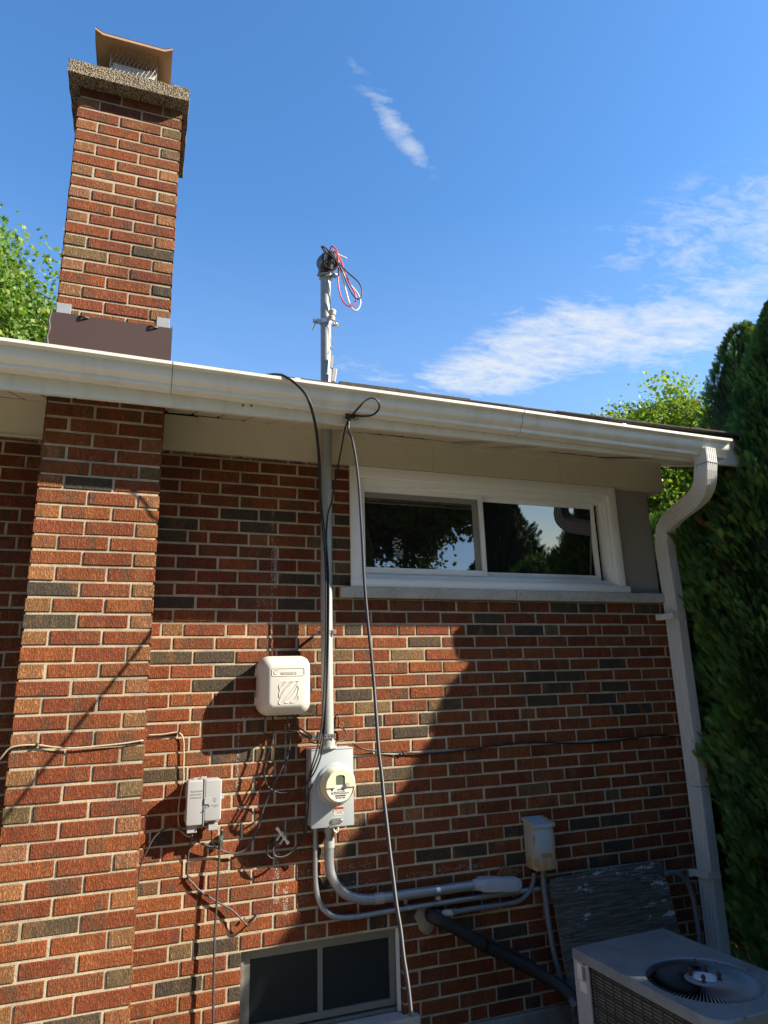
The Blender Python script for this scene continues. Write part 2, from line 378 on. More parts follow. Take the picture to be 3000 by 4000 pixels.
M_BLK = cable_mat('black_cable_jacket', (.010, .010, .012), .48)
M_DGR = cable_mat('faded_grey_cable', (.045, .045, .045), .5)
M_BEIGE = cable_mat('beige_cable_jacket', (.38, .345, .25), .5)
M_RED = cable_mat('red_wire', (.55, .02, .035), .32); M_WHT = cable_mat('white_wire', (.72, .66, .55), .35)
M_FOAM = cable_mat('black_pipe_foam', (.010, .010, .011), .6)
M_DARK = simple('cavity_shade', (.008, .008, .008), .9, spec=.1)  # near-black colour stands in for the shade inside gaps, holes and rooms
M_STEEL = simple('bright_zinc', (.62, .62, .62), .3, .9)
M_BOLT = simple('rusty_bolt', (.07, .035, .025), .8)
M_AC = painted('condenser_enamel', (.20, .215, .225), .35, .5, dirt=(.07, .055, .05), dirtamt=.85, scale=6)
M_METAL_OLD = painted('aged_aluminium_frame', (.20, .21, .19), .15, .5, .3, dirtamt=.3)
M_STICK = simple('sticker_white', (.68, .66, .62), .5); M_STRED = simple('sticker_red', (.62, .07, .03), .5); M_INK = simple('print_ink', (.05, .05, .05), .6)
M_PINK = simple('label_beige', (.60, .45, .36), .5)
M_LCD = simple('lcd_glass', (.10, .125, .09), .12); M_METERW = simple('meter_dial_plate', (.62, .62, .56), .4, var=.05)
M_METER = painted('meter_cream_plastic', (.66, .61, .44), .03, .3, dirtamt=.03)
M_GLASS = glass_mat('window_glass', 2.35); M_GLASSD = glass_mat('screened_glass', 1.25, .25, (.020, .026, .026))
M_LEAF, M_THUJA = leaf_mat('maple_leaf', .40), leaf_mat('arborvitae_spray', .12, .85)
M_BARK = simple('bark', (.085, .065, .05), .9, var=.5, scale=20)

# ------------------------------------------------------------------ setting: ground
def ground_mat():
    t = NT('lawn_soil'); P = t.pos('World'); a = t.noise(P, .8, 6, .6); b = t.noise(P, 35, 5, .7)
    c = t.mix(t.ramp(a, .35, .65), (.10, .13, .045), (.20, .17, .10)); c = t.mix(t.ramp(b, .4, .7, 0, .7), c, (.045, .06, .02))
    return t.done(c, .95, 0, t.bump(b, 1, .03), .1)
GZ = -2.32
g = MB(); n = 40
xs = np.sign(np.linspace(-1, 1, n))*np.abs(np.linspace(-1, 1, n))**3*500
vs = [(x, y, GZ+.025*math.sin(x*1.7)*math.cos(y*1.3)*(abs(x) < 30)) for y in xs for x in xs]
g.add(vs, [(j*n+i, j*n+i+1, (j+1)*n+i+1, (j+1)*n+i) for j in range(n-1) for i in range(n-1)])
g.build('ground', ground_mat(), None, smooth=180, kind='structure')

pt_ = MB(); pt_.box((-7.5, -5.2, GZ-.1), (.62, -.25, GZ+.05), bev=.01)
pt_.build('bounce_patio', concrete_mat('bounce_patio_concrete', (.38, .35, .29), (.31, .28, .23), scale=3), None, kind='structure')  # unseen slab added so that its bounced light brightens the eave underside
# ------------------------------------------------------------------ HOUSE
H = 0.0677; B = H*3.07; J = 0.0108
house = empty('brick_house', (0, 0, GZ), 'red brick bungalow with white gutter, sliding window and tall chimney', 'house')
RED = [(.310,.084,.028), (.275,.073,.027), (.330,.094,.030), (.285,.075,.031), (.345,.106,.035), (.250,.067,.029), (.310,.088,.035), (.29,.094,.038)]
TAN = [(.40,.165,.062), (.43,.20,.085), (.35,.14,.055), (.33,.165,.07), (.38,.175,.085)]
DRK = [(.115,.088,.058), (.095,.075,.055), (.135,.098,.058), (.105,.080,.060)]
OLV = [(.21,.145,.07), (.25,.165,.08)]
def bcol(header, rr):
    u = rr.random()
    if header: c = rr.choice(TAN) if u < .38 else (rr.choice(RED) if u < .66 else (rr.choice(OLV) if u < .84 else rr.choice(DRK)))
    else: c = rr.choice(RED) if u < .945 else (rr.choice(DRK) if u < .985 else rr.choice(OLV))
    k = 1+rr.uniform(-.12, .12); return (c[0]*k, c[1]*k, c[2]*k, 1)
def brick(mb, x0, x1, z0, z1, yf, yb, col, rr):
    "one brick with worn arrises; front at yf"
    e = rr.uniform(.002, .0048); j = lambda s=.0012: rr.uniform(-s, s)
    yf += j(.0016); x0 += j(); x1 += j(); z0 += j(); z1 += j(); t = j(.0015)
    vs = [(x0,yb,z0),(x1,yb,z0),(x1,yb,z1),(x0,yb,z1),
          (x0,yf+e,z0),(x1,yf+e,z0+t),(x1,yf+e,z1+t),(x0,yf+e,z1),
          (x0+e,yf,z0+e),(x1-e,yf,z0+e+t),(x1-e,yf,z1-e+t),(x0+e,yf,z1-e)]
    fs = [(8,9,10,11),(4,5,9,8),(5,6,10,9),(6,7,11,10),(7,4,8,11),(0,1,5,4),(1,2,6,5),(2,3,7,6),(3,0,4,7)]
    mb.add(vs, fs, 0, col)
rr = random.Random(23)
# main wall, courses k (k=1 just under the stone sill); every seventh course alternates headers and stretchers
KNOWN = {}
for k, a, b, c in ((-3,-3,-2,'d'),(-9,0,0,'')): pass
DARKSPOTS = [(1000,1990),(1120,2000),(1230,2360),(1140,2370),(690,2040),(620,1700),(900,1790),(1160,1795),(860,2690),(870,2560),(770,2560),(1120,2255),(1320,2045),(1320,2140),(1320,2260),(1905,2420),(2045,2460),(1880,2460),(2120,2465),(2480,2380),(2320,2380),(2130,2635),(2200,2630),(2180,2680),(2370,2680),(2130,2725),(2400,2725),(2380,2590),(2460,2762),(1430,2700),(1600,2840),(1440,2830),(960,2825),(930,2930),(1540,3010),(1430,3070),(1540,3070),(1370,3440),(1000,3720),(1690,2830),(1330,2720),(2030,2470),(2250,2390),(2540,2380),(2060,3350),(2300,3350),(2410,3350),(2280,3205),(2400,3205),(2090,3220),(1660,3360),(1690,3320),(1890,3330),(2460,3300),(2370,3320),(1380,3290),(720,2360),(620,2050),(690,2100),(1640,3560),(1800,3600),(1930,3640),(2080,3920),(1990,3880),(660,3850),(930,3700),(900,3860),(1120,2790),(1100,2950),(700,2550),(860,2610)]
dset = set()
def course_of(z): return -math.floor(z/H)
def near(x, z, tol, pts): return any(abs(x-px) < tol and abs(z-pz) < H*.55 for px, pz in pts)
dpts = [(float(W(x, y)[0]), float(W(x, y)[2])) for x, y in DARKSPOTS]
wb = MB(); OPEN_A = (0.0, 2.16, 0.0, .80)   # window bay
OPEN_B = (-.562, .222, -2.02, -1.632)       # basement window
def spans(x0, x1, z0, z1):
    out = [(x0, x1)]
    for ox0, ox1, oz0, oz1 in (OPEN_A, OPEN_B, (-.075, 2.2, 0.0, .07)):
        if z1-.004 <= oz0 or z0+.004 >= oz1: continue
        nx = []
        for a, b_ in out:
            if b_ <= ox0 or a >= ox1: nx.append((a, b_)); continue
            if a < ox0: nx.append((a, ox0))
            if b_ > ox1: nx.append((ox1, b_))
        out = nx
    return [s_ for s_ in out if s_[1]-s_[0] > .02]
XL, XR = -4.2, 2.135
for k in range(-12, 32):
    z0, z1 = -k*H+J/2, -(k-1)*H-J/2
    xs_ = []
    if k % 7 == 3:
        st = (7.25 if (k//7) % 2 == 0 else 6.25)
        u = st-1.5*24
        while u < 12: xs_.append((u, u+.5, True)); xs_.append((u+.5, u+1.5, False)); u += 1.5
    else:
        u = (-24 if k % 2 else -24.5)
        while u < 12: xs_.append((u, u+1, False)); u += 1
    for u0, u1, hd in xs_:
        wob = rr.uniform(-.004, .004)
        a, b_ = u0*B+J/2, u1*B-J/2
        if b_ < XL or a > XR: continue
        b_ = min(b_, XR)
        if b_-a < .025: continue
        col = bcol(hd, rr); cx, cz = (a+b_)/2, (z0+z1)/2
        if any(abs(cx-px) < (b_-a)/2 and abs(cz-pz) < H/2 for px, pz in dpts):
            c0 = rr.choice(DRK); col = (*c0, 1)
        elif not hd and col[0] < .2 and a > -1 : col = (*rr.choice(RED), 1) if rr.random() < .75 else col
        for s0, s1 in spans(a, b_, z0, z1):
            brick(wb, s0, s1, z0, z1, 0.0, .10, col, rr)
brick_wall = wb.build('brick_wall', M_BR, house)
mo = MB()
def mslab(x0, x1, z0, z1, yf=.0042, yb=.098): mo.box((x0, yf, z0), (x1, yb, z1))
ZB, ZT = -31*H, .81
mslab(XL, -.564, ZB, ZT); mslab(-.564, .224, -1.630, -.001); mslab(-.564, .224, ZB, -2.022); mslab(.224, XR-.004, ZB, -.001)
mslab(-.564, -.002, -.001, ZT)
mo.build('mortar', M_MO, brick_wall)
# foundation, other walls of the house
fo = MB(); fo.box((XL, -.015, GZ-.3), (XR+.012, .2, ZB-.004), bev=.006); fo.build('foundation', M_FOUND, house)
bk = MB(); bk.box((XR-.10, .102, GZ-.2), (XR, 7.5, .98)); bk.box((XL-.1, .102, GZ-.2), (XL, 7.5, .98)); bk.box((XL+.004, 7.4, GZ-.2), (XR-.104, 7.5, .98))
bk.build('side_wall', painted('side_wall_brick_red', (.30, .10, .06), .3, .9, dirtamt=.5), house)
# taupe panel right of the window, returns to the corner
pn = MB(); pn.box((1.79, .03, .074), (2.115, .11, .80)); pn.build('corner_panel', M_TAUPE, house)
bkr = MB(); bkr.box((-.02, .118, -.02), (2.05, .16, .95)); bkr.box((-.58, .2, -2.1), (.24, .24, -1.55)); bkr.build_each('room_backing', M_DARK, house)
# stone sill in two pieces
sl = MB(); sl.box((-.078, -.030, .004), (1.006, .10, .063), bev=.004); sl.box((1.010, -.0305, .0038), (2.128, .10, .0632), bev=.004); sl.build('window_sill', M_SILL, house)

# chimney breast, stack
ch = MB(); CY = -.39; CX0, CX1 = -1.543, -1.036
rc = random.Random(5)
gp = {(-.0, 0): 0}
for k in range(-38, 34):
    z0, z1 = -k*H+J/2, -(k-1)*H-J/2
    if z1 > 2.62: continue
    j1, j2 = (CX0+.102, CX0+.307) if k % 2 == 0 else (CX0+.204, CX0+.410)
    cuts = [CX0-J/2, j1, j2, CX1+J/2]
    for i in range(3):
        w = cuts[i+1]-cuts[i]; hd = w < .13
        if hd:
            u = rc.random(); c0 = rc.choice(TAN) if u < .74 else (rc.choice(OLV) if u < .94 else rc.choice(DRK))
            if z0 > .68 and z0 < .95: c0 = rc.choice(RED+DRK)
        else: c0 = rc.choice(RED) if rc.random() < .93 else rc.choice(DRK+OLV)
        brick(ch, cuts[i]+J/2, cuts[i+1]-J/2, z0, z1, CY, CY+.10 if i in (0, 2) else CY+.08, (*c0, 1), rc)
    # returns on both flanks and the back above the roof
    for sx, s in ((CX0, -1), (CX1, 1)):
        y = CY+.102 if (k+ (s > 0)) % 2 else CY+.103
        y = CY+.1
        while y < -.002 or (z0 > .9 and y < .075):
            y1 = min(y+B*(.5 if k % 2 and y < CY+.12 else 1), (.0 if z0 <= .9 else .085))
            c0 = rc.choice(RED+TAN)
            if y1-y > .03:
                xa, xb = (sx, sx+.09) if s < 0 else (sx-.09, sx)
                ch.box((xa, y+J/2, z0), (xb, y1-J/2, z1), 0, (*c0, 1))
            y = y1
chim = ch.build('chimney', M_BR, house)
mo2 = MB(); mo2.box((CX0+.008, CY+.0045, ZB), (CX1-.008, -.001, .9)); mo2.box((CX0+.008, CY+.0045, .902), (CX1-.008, .08, 2.60)); mo2.build('mortar', M_MO, chim)
# grey repair patches at the foot of the stack (over the outer bricks)
pt = MB()
pz = math.floor(1.30/H)*H
for xa, xb, zz in ((CX0+.002, CX0+.064, 1.245), (CX1-.062, CX1-.001, 1.245)):
    pt.box((xa, CY-.0035, zz+.006), (xb, CY+.004, zz+.064), bev=.0015)
pt.build_each('grey_patch', simple('grey_sealant', (.26, .28, .31), .7), chim)
# concrete crown
cr_ = MB(); bm = bmesh.new(); bmesh.ops.create_cube(bm, size=1)
for v in bm.verts: v.co = Vector((-1.299+v.co.x*.588, -.178+v.co.y*.585, 2.600+v.co.z*.078))
bmesh.ops.subdivide_edges(bm, edges=list(bm.edges), cuts=14, use_grid_fill=True)
for v in bm.verts:
    q = v.co; h = math.sin(q.x*91+q.y*47)*math.cos(q.z*83+q.x*31)+.6*math.sin(q.x*210+q.z*170+q.y*190)
    v.co += v.normal*.0018*h
bm.verts.index_update(); cr_.add([tuple(v.co) for v in bm.verts], [tuple(v.index for v in f.verts) for f in bm.faces]); bm.free()
cr_.build('chimney_crown', M_CROWN, chim, smooth=50)
# flue tile, screen, sheet-metal hood
fl = MB()
for a, b_ in (((-1.400, -.365, 2.6), (-1.185, -.353, 2.792)), ((-1.400, -.12, 2.6), (-1.185, -.107, 2.792)), ((-1.3995, -.3525, 2.6), (-1.388, -.1205, 2.791)), ((-1.197, -.3525, 2.6), (-1.1855, -.1205, 2.791))):
    fl.box(a, b_)
fl.build('flue', painted('pale_flue_metal', (.66, .68, .70), .25, .45, .2, dirtamt=.3, scale=14), chim)
HX0, HX1, HY0, HY1 = -1.487, -1.104, -.475, .02; HZ = 2.85; IX0, IX1, IY0, IY1 = -1.412, -1.178, -.395, -.06; IZ = 2.885
hd_ = MB()
def ringq(a, b_, za, zb, t=0.0):
    vs = [(a[0], a[2], za), (a[1], a[2], za), (a[1], a[3], za), (a[0], a[3], za), (b_[0], b_[2], zb), (b_[1], b_[2], zb), (b_[1], b_[3], zb), (b_[0], b_[3], zb)]
    return vs, [(0, 1, 5, 4), (1, 2, 6, 5), (2, 3, 7, 6), (3, 0, 4, 7)]
nseg = 10
def edgepts(x0, x1, y0, y1, z, sag):
    P = []
    cs = [(x0, y0), (x1, y0), (x1, y1), (x0, y1)]
    for i in range(4):
        a, b_ = cs[i], cs[(i+1) % 4]
        for k in range(nseg):
            t = k/nseg; P.append((a[0]+(b_[0]-a[0])*t, a[1]+(b_[1]-a[1])*t, z+sag*((2*abs(t-.5))**14)))
    return P
O = edgepts(HX0, HX1, HY0, HY1, HZ, .022); I = edgepts(IX0, IX1, IY0, IY1, IZ, 0); O2 = [(x, y, z+.006) for x, y, z in O]
L2 = edgepts(HX0, HX1, HY0, HY1, HZ-.014, .024)
N4 = 4*nseg
for dz, up in ((0, False), (.004, True)):
    A = [(x, y, z+dz) for x, y, z in O]; Bp = [(x, y, z+dz) for x, y, z in I]
    hd_.add(A+Bp, [((k), (k+1) % N4, (k+1) % N4+N4, k+N4)[::1 if up else -1] for k in range(N4)])
    hd_.add([(x, y, z+dz+.0005) for x, y, z in I], [tuple(range(N4))[::1 if up else -1]])
hd_.add(O+L2, [((k), (k+1) % N4, (k+1) % N4+N4, k+N4) for k in range(N4)])
hood = hd_.build('rain_hood', M_COPPER, chim)
sc_ = MB()
def wire(p, q, r=.0010): sc_.tube([p, q], r, 4)
for (ax, bx, yy) in ((IX0, IX1, IY0), (IX0, IX1, IY1)):
    nn = 11; st = (bx-ax)/nn; zt, zb = IZ-.004, 2.70
    nz = 7
    for i in range(nn):
        for j in range(nz):
            za, zc_ = zb+(zt-zb)*j/nz, zb+(zt-zb)*(j+1)/nz; xm = ax+st*(i+.5)
            s_ = 1 if j % 2 else -1
            wire((xm-st/2*s_, yy, za), (xm+st/2*s_*0, yy, zc_)) if False else None
            wire((ax+st*i+(st/2 if j % 2 else 0), yy, za), (ax+st*i+(0 if j % 2 else st/2), yy, zc_)); wire((ax+st*i+(st/2 if j % 2 else st), yy, za), (ax+st*i+(st if j % 2 else st/2), yy, zc_))
for xx in (IX0, IX1):
    nn = 9; st = (IY1-IY0)/nn; zt, zb = IZ-.004, 2.70; nz = 7
    for i in range(nn):
        for j in range(nz):
            za, zc_ = zb+(zt-zb)*j/nz, zb+(zt-zb)*(j+1)/nz
            wire((xx, IY0+st*i+(st/2 if j % 2 else 0), za), (xx, IY0+st*i+(0 if j % 2 else st/2), zc_)); wire((xx, IY0+st*i+(st/2 if j % 2 else st), za), (xx, IY0+st*i+(st if j % 2 else st/2), zc_))
sc_.build('spark_screen', simple('screen_wire', (.30, .27, .22), .5, .6), chim)
# brown flashing skirt
fs_ = MB(); fs_.box((CX0-.014, CY-.022, .98), (CX1+.013, CY-.017, 1.245)); fs_.box((CX0-.014, CY-.0165, .98), (CX0-.010, .30, 1.244)); fs_.box((CX1+.009, CY-.0165, .98), (CX1+.013, .30, 1.262))
fs_.box((CX0-.012, CY-.0195, 1.2455), (CX1+.012, CY-.004, 1.2495))
fs_.tube([(CX0-.014, CY-.02, 1.25), (CX0-.019, CY-.02, 1.2), (CX0-.014, CY-.02, 1.16), (CX0-.020, CY-.02, 1.12), (CX0-.014, CY-.02, 1.07), (CX0-.018, CY-.02, 1.0)], .005, 8, smooth=6)
for xx in (CX0+.125, CX1-.075): fs_.tube([(xx-.018, CY-.024, 1.243), (xx, CY-.034, 1.236), (xx+.020, CY-.024, 1.240)], .005, 6, smooth=4)
fs_.build('flashing', M_BROWN, chim, smooth=40)

# ---- eave: frieze, soffit, fascia, gutter, roof
EX0, EX1 = -4.5, 2.30; SLOPE = .325
def along(n): return list(np.linspace(EX0, EX1, n))
fr = MB()
for a, b_ in ((EX0+.3, CX0+.0), (CX1-.0, .512), (.514, 1.402), (1.404, 2.214)):
    fr.box((a, -.020 if a < .513 or a > 1.4 else -.0205, .7665), (b_, .05, .960))
fr.box((-.86, -.030, .925), (2.2165, -.0215, .9605)); fr.box((EX0+.3, -.0245, .7635), (-1.6, -.0215, .772))
fr.box((2.2145, -.0195, .767), (2.2185, .46, .9635)); fr.box((2.118, .0505, .7665), (2.2140, .46, .774))
fr.build('frieze_board', M_TRIM, house)
eg = MB(); eg.box((XL, .003, .9605), (2.2, .06, 1.02)); eg.build('gap_shade_strip', M_DARK, house)  # black strip painting the shade of the gap above the frieze
sf = MB(); prof_n = []
xs_ = []; x = EX0
while x < 2.215:
    xs_ += [(x, 0), (x+.118, 0), (x+.121, .009), (x+.131, .009), (x+.134, 0)]; x += .134
yy0, yy1 = -.598, -.024
for i in range(len(xs_)-1):
    (a, da), (b_, db) = xs_[i], xs_[i+1]
    w0 = .006*math.sin(a*5.1)+.005*math.sin(a*47); w1 = .006*math.sin(b_*5.1)+.005*math.sin(b_*47)
    if b_-a < 1e-5: continue
    z0 = .768; z1 = .768+(yy1-yy0)*SLOPE+.004
    sf.add([(a, yy0, z0+da), (b_, yy0, z0+db), (b_, yy1, z1+db+w1), (a, yy1, z1+da+w0)], [(0, 1, 2, 3)])
# rake soffit round the corner, panels running along the slope
for k in range(7):
    a = 2.222+k*.028; 
z0 = .768
for k, (a, b_) in enumerate(((2.217, 2.25), (2.254, 2.28), (2.284, 2.30))):
    sf.add([(a, yy0, z0), (b_, yy0, z0), (b_, 4.2, z0+(4.2-yy0)*SLOPE), (a, 4.2, z0+(4.2-yy0)*SLOPE)], [(0, 1, 2, 3)])
    if k < 2: sf.add([(b_, yy0, z0+.006), (b_+.004, yy0, z0+.006), (b_+.004, 4.2, z0+.006+(4.2-yy0)*SLOPE), (b_, 4.2, z0+.006+(4.2-yy0)*SLOPE)], [(0, 1, 2, 3)])
sf.build('soffit', M_SOFF, house)
# perforated vent strip of the soffit (a run of tiny holes)
vt = MB()
for x0 in (.62, .888, 1.692):
    y0_, y1_ = -.52, -.04; z0_ = .7672+(y0_-yy0)*SLOPE; z1_ = .7672+(y1_-yy0)*SLOPE
    vt.add([(x0, y0_, z0_), (x0+.110, y0_, z0_), (x0+.110, y1_, z1_), (x0, y1_, z1_)], [(0, 1, 2, 3)])
tv = NT('perforated_soffit'); Pv = tv.pos('World'); xv, yv, zv = tv.sep(Pv)
hv = tv.math('MULTIPLY', tv.math('GREATER_THAN', tv.math('FRACT', tv.math('MULTIPLY', xv, 110)), .45), tv.math('GREATER_THAN', tv.math('FRACT', tv.math('MULTIPLY', yv, 55)), .35))
vt.build_each('soffit_vent', tv.done(tv.mix(hv, (.60, .55, .44), (.10, .09, .07)), .6), house)
fa = MB(); fa.box((EX0, -.606, .758), (EX1+.006, -.600, .94)); fa.box((EX0, -.5995, .758), (EX1, -.585, .766))
fa.add([(EX1+.006, -.606, .758), (EX1+.006, -.606, .945), (EX1+.006, 4.2, .945+4.8*SLOPE), (EX1+.006, 4.2, .758+4.8*SLOPE), (EX1, -.606, .758), (EX1, -.606, .945), (EX1, 4.2, .945+4.8*SLOPE), (EX1, 4.2, .758+4.8*SLOPE)], [(0, 3, 2, 1), (4, 5, 6, 7), (0, 4, 7, 3)])
fa.build('fascia', M_FASC, house)
for px, py in ((949, 1583), (982, 1584)):
    pass
hl = MB()
for px, py in ((949, 1583), (982, 1584), (1690, 1662)):
    p = W(px, py, -.607); 
    if px == 1690: hl.box((p[0]-.0015, -.6075, p[2]-.008), (p[0]+.0015, -.6062, p[2]+.010))
    else: hl.lathe([(.006, 0), (.003, .0005)], (p[0], -.6068, p[2]), (0, -1, 0), 8)
hl.build_each('nail_hole', M_DARK, house)
lipz = lambda x: .902-.0135*(x-.1)
gt = MB()
GP = [(-.607, -.002), (-.607, -.100), (-.664, -.102), (-.668, -.100), (-.670, -.096), (-.670, -.083), (-.674, -.079), (-.684, -.074), (-.693, -.066), (-.699, -.056), (-.700, -.040), (-.702, -.019), (-.729, -.016), (-.730, -.002), (-.722, 0.0), (-.710, -.002)]
gx = list(np.linspace(EX0, 2.11, 60))
gt.grid_extrude(GP, gx, zoff=lambda x: lipz(x)+.0015*math.sin(x*3.1))
inner = [(y+.0015 if y < -.61 else y-.0, z+.002) for y, z in GP[1:12]]
gt.add([(2.11, y, lipz(2.11)+z+.0015*math.sin(2.11*3.1)) for y, z in GP], [tuple(range(len(GP)))])
gutter = gt.build('gutter', M_ALU, house, smooth=28)
sm2 = MB()
for x in (-1.02, .72):
    sm2.grid_extrude([(y-.0012 if y < -.61 else y, z-.0008) for y, z in GP], [x, x+.0025], zoff=lambda x_: lipz(x_)+.0015*math.sin(x_*3.1))
sm2.build_each('gutter_seam', simple('seam_dirt', (.12, .11, .09), .8), gutter)
st_ = MB()
for x in (-.47, 1.35):
    z = lipz(x); st_.box((x-.012, -.7255, z-.016), (x+.012, -.61, z+.0035))
st_.build_each('gutter_hanger', M_ALU, gutter)
rf = MB(); RX0, RX1 = EX0-.02, 2.31
for k, x in enumerate(np.arange(RX0, RX1, .305)):
    x1 = min(x+.303, RX1); zt = .947+RNG.uniform(0, .006); bumpz = .016*math.exp(-((x+.15-0.0)/.20)**2)
    rf.box((x, -.652-RNG.uniform(0, .006), zt-.008-.002*(k % 2)), (x1, -.58, zt+bumpz), bev=.002)
    rf.box((x+.1, -.640, zt-.001), (min(x1+.1, RX1), -.56, zt+.006+bumpz), bev=.001)
rz = lambda y: .936+(y+.62)*SLOPE
YR = 4.1
rf.add([(RX0, -.62, rz(-.62)), (RX1, -.62, rz(-.62)), (RX1, YR, rz(YR)), (RX0, YR, rz(YR)), (RX0, -.62, rz(-.62)-.012), (RX1, -.62, rz(-.62)-.012), (RX1, YR, rz(YR)-.012), (RX0, YR, rz(YR)-.012)],
       [(0, 1, 2, 3), (4, 7, 6, 5), (0, 4, 5, 1), (1, 5, 6, 2), (3, 0, 4, 7)])
rf.add([(RX0, YR, rz(YR)), (RX1, YR, rz(YR)), (RX1, 8.2, .93), (RX0, 8.2, .93)], [(0, 1, 2, 3)])
rf.build('roof', M_SHING, house)

# ---- sliding window
win = MB()
def frame(mb, x0, x1, z0, z1, w, yf, yb, bev=.002, wz0=None, wz1=None):
    a = wz0 if wz0 is not None else w; b_ = wz1 if wz1 is not None else w
    mb.box((x0, yf, z0), (x0+w, yb, z1), bev=bev); mb.box((x1-w, yf, z0), (x1, yb, z1), bev=bev)
    mb.box((x0+w+.0003, yf+.0006, z1-b_), (x1-w-.0003, yb, z1), bev=bev); mb.box((x0+w+.0003, yf+.0006, z0), (x1-w-.0003, yb, z0+a), bev=bev)
frame(win, -.012, 1.820, .064, .764, .058, -.014, .06, wz0=.05, wz1=.062)
win.box((-.016, -.019, .0635), (1.848, -.0145, .106), bev=.001)
window = win.build('sliding_window', M_VINYL, house, smooth=30)
f2 = MB(); frame(f2, .046, 1.762, .114, .702, .022, .012, .09, wz1=.035); frame(f2, .068, 1.740, .136, .668, .010, .026, .095); f2.build('inner_frame', M_VINYL, window, smooth=30)
s1 = MB(); frame(s1, .066, .858, .150, .662, .026, .040, .066, wz1=.030, wz0=.036); s1.build('sash', M_VINYL, window, smooth=30)
s2 = MB(); frame(s2, .846, 1.700, .148, .660, .030, .068, .090, wz1=.034, wz0=.036); s2.build('sash', M_VINYL, window, smooth=30)
p1 = MB(); p1.box((.0925, .058, .187), (.8315, .063, .631)); p1.build('pane', M_GLASS, window)
_pm = Matrix.Translation((0, .0905, .405)) @ Matrix.Rotation(math.radians(5.0), 4, 'X') @ Matrix.Translation((0, -.0815, -.405))
p2 = MB(); p2.box((.8765, .079, .184), (1.6695, .084, .626), mtx=_pm); p2.build('pane', M_GLASS, window)
s3 = MB(); s3.box((.0925, .0568, .600), (.832, .0576, .6315)); s3.box((.790, .0567, .187), (.8315, .0575, .5995)); s3.build_each('screen_track', simple('grey_track', (.24, .235, .22), .6), window)
sk = MB()
ps = W(1553, 2135, .056); 
for i, (dx, dz, w_, h_) in enumerate(((0, .045, .055, .028), (0, .012, .060, .034), (.008, -.026, .056, .034), (.022, -.052, .036, .022))):
    for a in range(5):
        for b_ in range(3):
            if RNG.random() < .62: sk.box((ps[0]-.03+dx+a*w_/5, .0558, ps[2]+dz-.02+b_*h_/3), (ps[0]-.03+dx+(a+.8)*w_/5, .0563, ps[2]+dz-.02+(b_+.75)*h_/3))
sk.build('worn_sticker', simple('faded_sticker', (.30, .33, .33), .7), window)
# ---- basement window
bw = MB(); frame(bw, -.557, .218, -2.0, -1.637, .014, .045, .10, bev=.001); frame(bw, -.543, .204, -1.978, -1.652, .030, .055, .085, bev=.001)
bw.box((-.190, .056, -1.948), (-.165, .080, -1.682), bev=.001)
bwo = bw.build('basement_window', M_METAL_OLD, house)
pp = MB(); pp.box((-.513, .066, -1.948), (-.1905, .070, -1.682)); pp.build('pane', M_GLASSD, bwo)
pp = MB(); pp.box((-.1645, .066, -1.948), (.174, .070, -1.682)); pp.build('pane', M_GLASSD, bwo)
bs = MB(); bs.box((-.60, -.045, -2.055), (.292, .10, -2.004), bev=.006); bs.build('basement_sill', M_SILL, bwo)
jm = MB(); jm.box((.2045, .030, -2.0), (.2205, .044, -1.637)); jm.build('jamb_strip', M_VINYL, bwo)

# ---- downspout
SG = -1
def ribbed(w, d, nr=6, amp=.0058):
    pts = []
    def side(a, b_, nrib):
        n6 = nrib*6
        for k in range(n6):
            t = (k if k % 6 not in (0, 3) else k+.35*(1 if k % 6 == 3 else 0))/n6; x = a[0]+(b_[0]-a[0])*t; y = a[1]+(b_[1]-a[1])*t
            nx, ny = (b_[1]-a[1]), -(b_[0]-a[0]); L = math.hypot(nx, ny); o = amp*(-1.15 if k % 6 in (3, 4) else 0)
            pts.append((x-nx/L*o*SG, y-ny/L*o*SG))
    c = [(w, d), (-w, d), (-w, -d), (w, -d)]
    for i in range(4): side(c[i], c[(i+1) % 4], 5 if i % 2 else 4)
    return pts
DS = [(1.948, -.664, .81), (1.946, -.664, .72), (1.950, -.655, .665), (1.968, -.60, .60), (2.045, -.34, .49), (2.120, -.135, .40), (2.146, -.075, .355), (2.150, -.060, .30), (2.150, -.060, .22), (2.146, -.060, -.2), (2.132, -.060, -1.1), (2.118, -.060, -2.02), (2.12, -.075, -2.12), (2.13, -.16, -2.22)]
ds = MB()
P = [Vector(p) for p in DS]
_c = [Vector(tuple(W(x, y, yy))) for x, y, yy in ((2755, 1840, -.660), (2754, 1880, -.640), (2738, 1925, -.575), (2700, 1965, -.45), (2662, 1995, -.33), (2625, 2028, -.19), (2603, 2062, -.105), (2597, 2105, -.068), (2600, 2150, -.060), (2624, 2300, -.060))]
pts = [P[0], P[1]]+catmull(_c, 3)+[P[10], P[11], P[12], P[13]]
ds.tube(pts, 1.0, shape=ribbed(.050, .036), up=(0, 1, 0))
dso = ds.build('downspout', M_DSP, house)
cp = MB()
for i in (1, len(pts)-4): 
    q = pts[i]; d = (pts[i+1]-pts[i-1]).normalized(); cp.tube([q-d*.002, q+d*.002], 1.0, shape=[(a*1.035, b_*1.035) for a, b_ in ribbed(.050, .036)], up=(0, 1, 0))
cp.build_each('joint_seam', simple('seam_grime', (.10, .09, .08), .8), dso)
for px, py in ((2608, 2405), (2728, 3428)):
    p = W(px, py, -.1); sb = MB(); sb.box((2.07, -.1125, p[2]-.019), (2.16, -.1100, p[2]+.019), bev=.0008); sb.box((2.068, -.1099, p[2]-.019), (2.0705, .0, p[2]+.019)); sb.box((2.03, -.006, p[2]-.019), (2.0675, -.002, p[2]+.019)); sb.build('strap', M_ALU, dso)

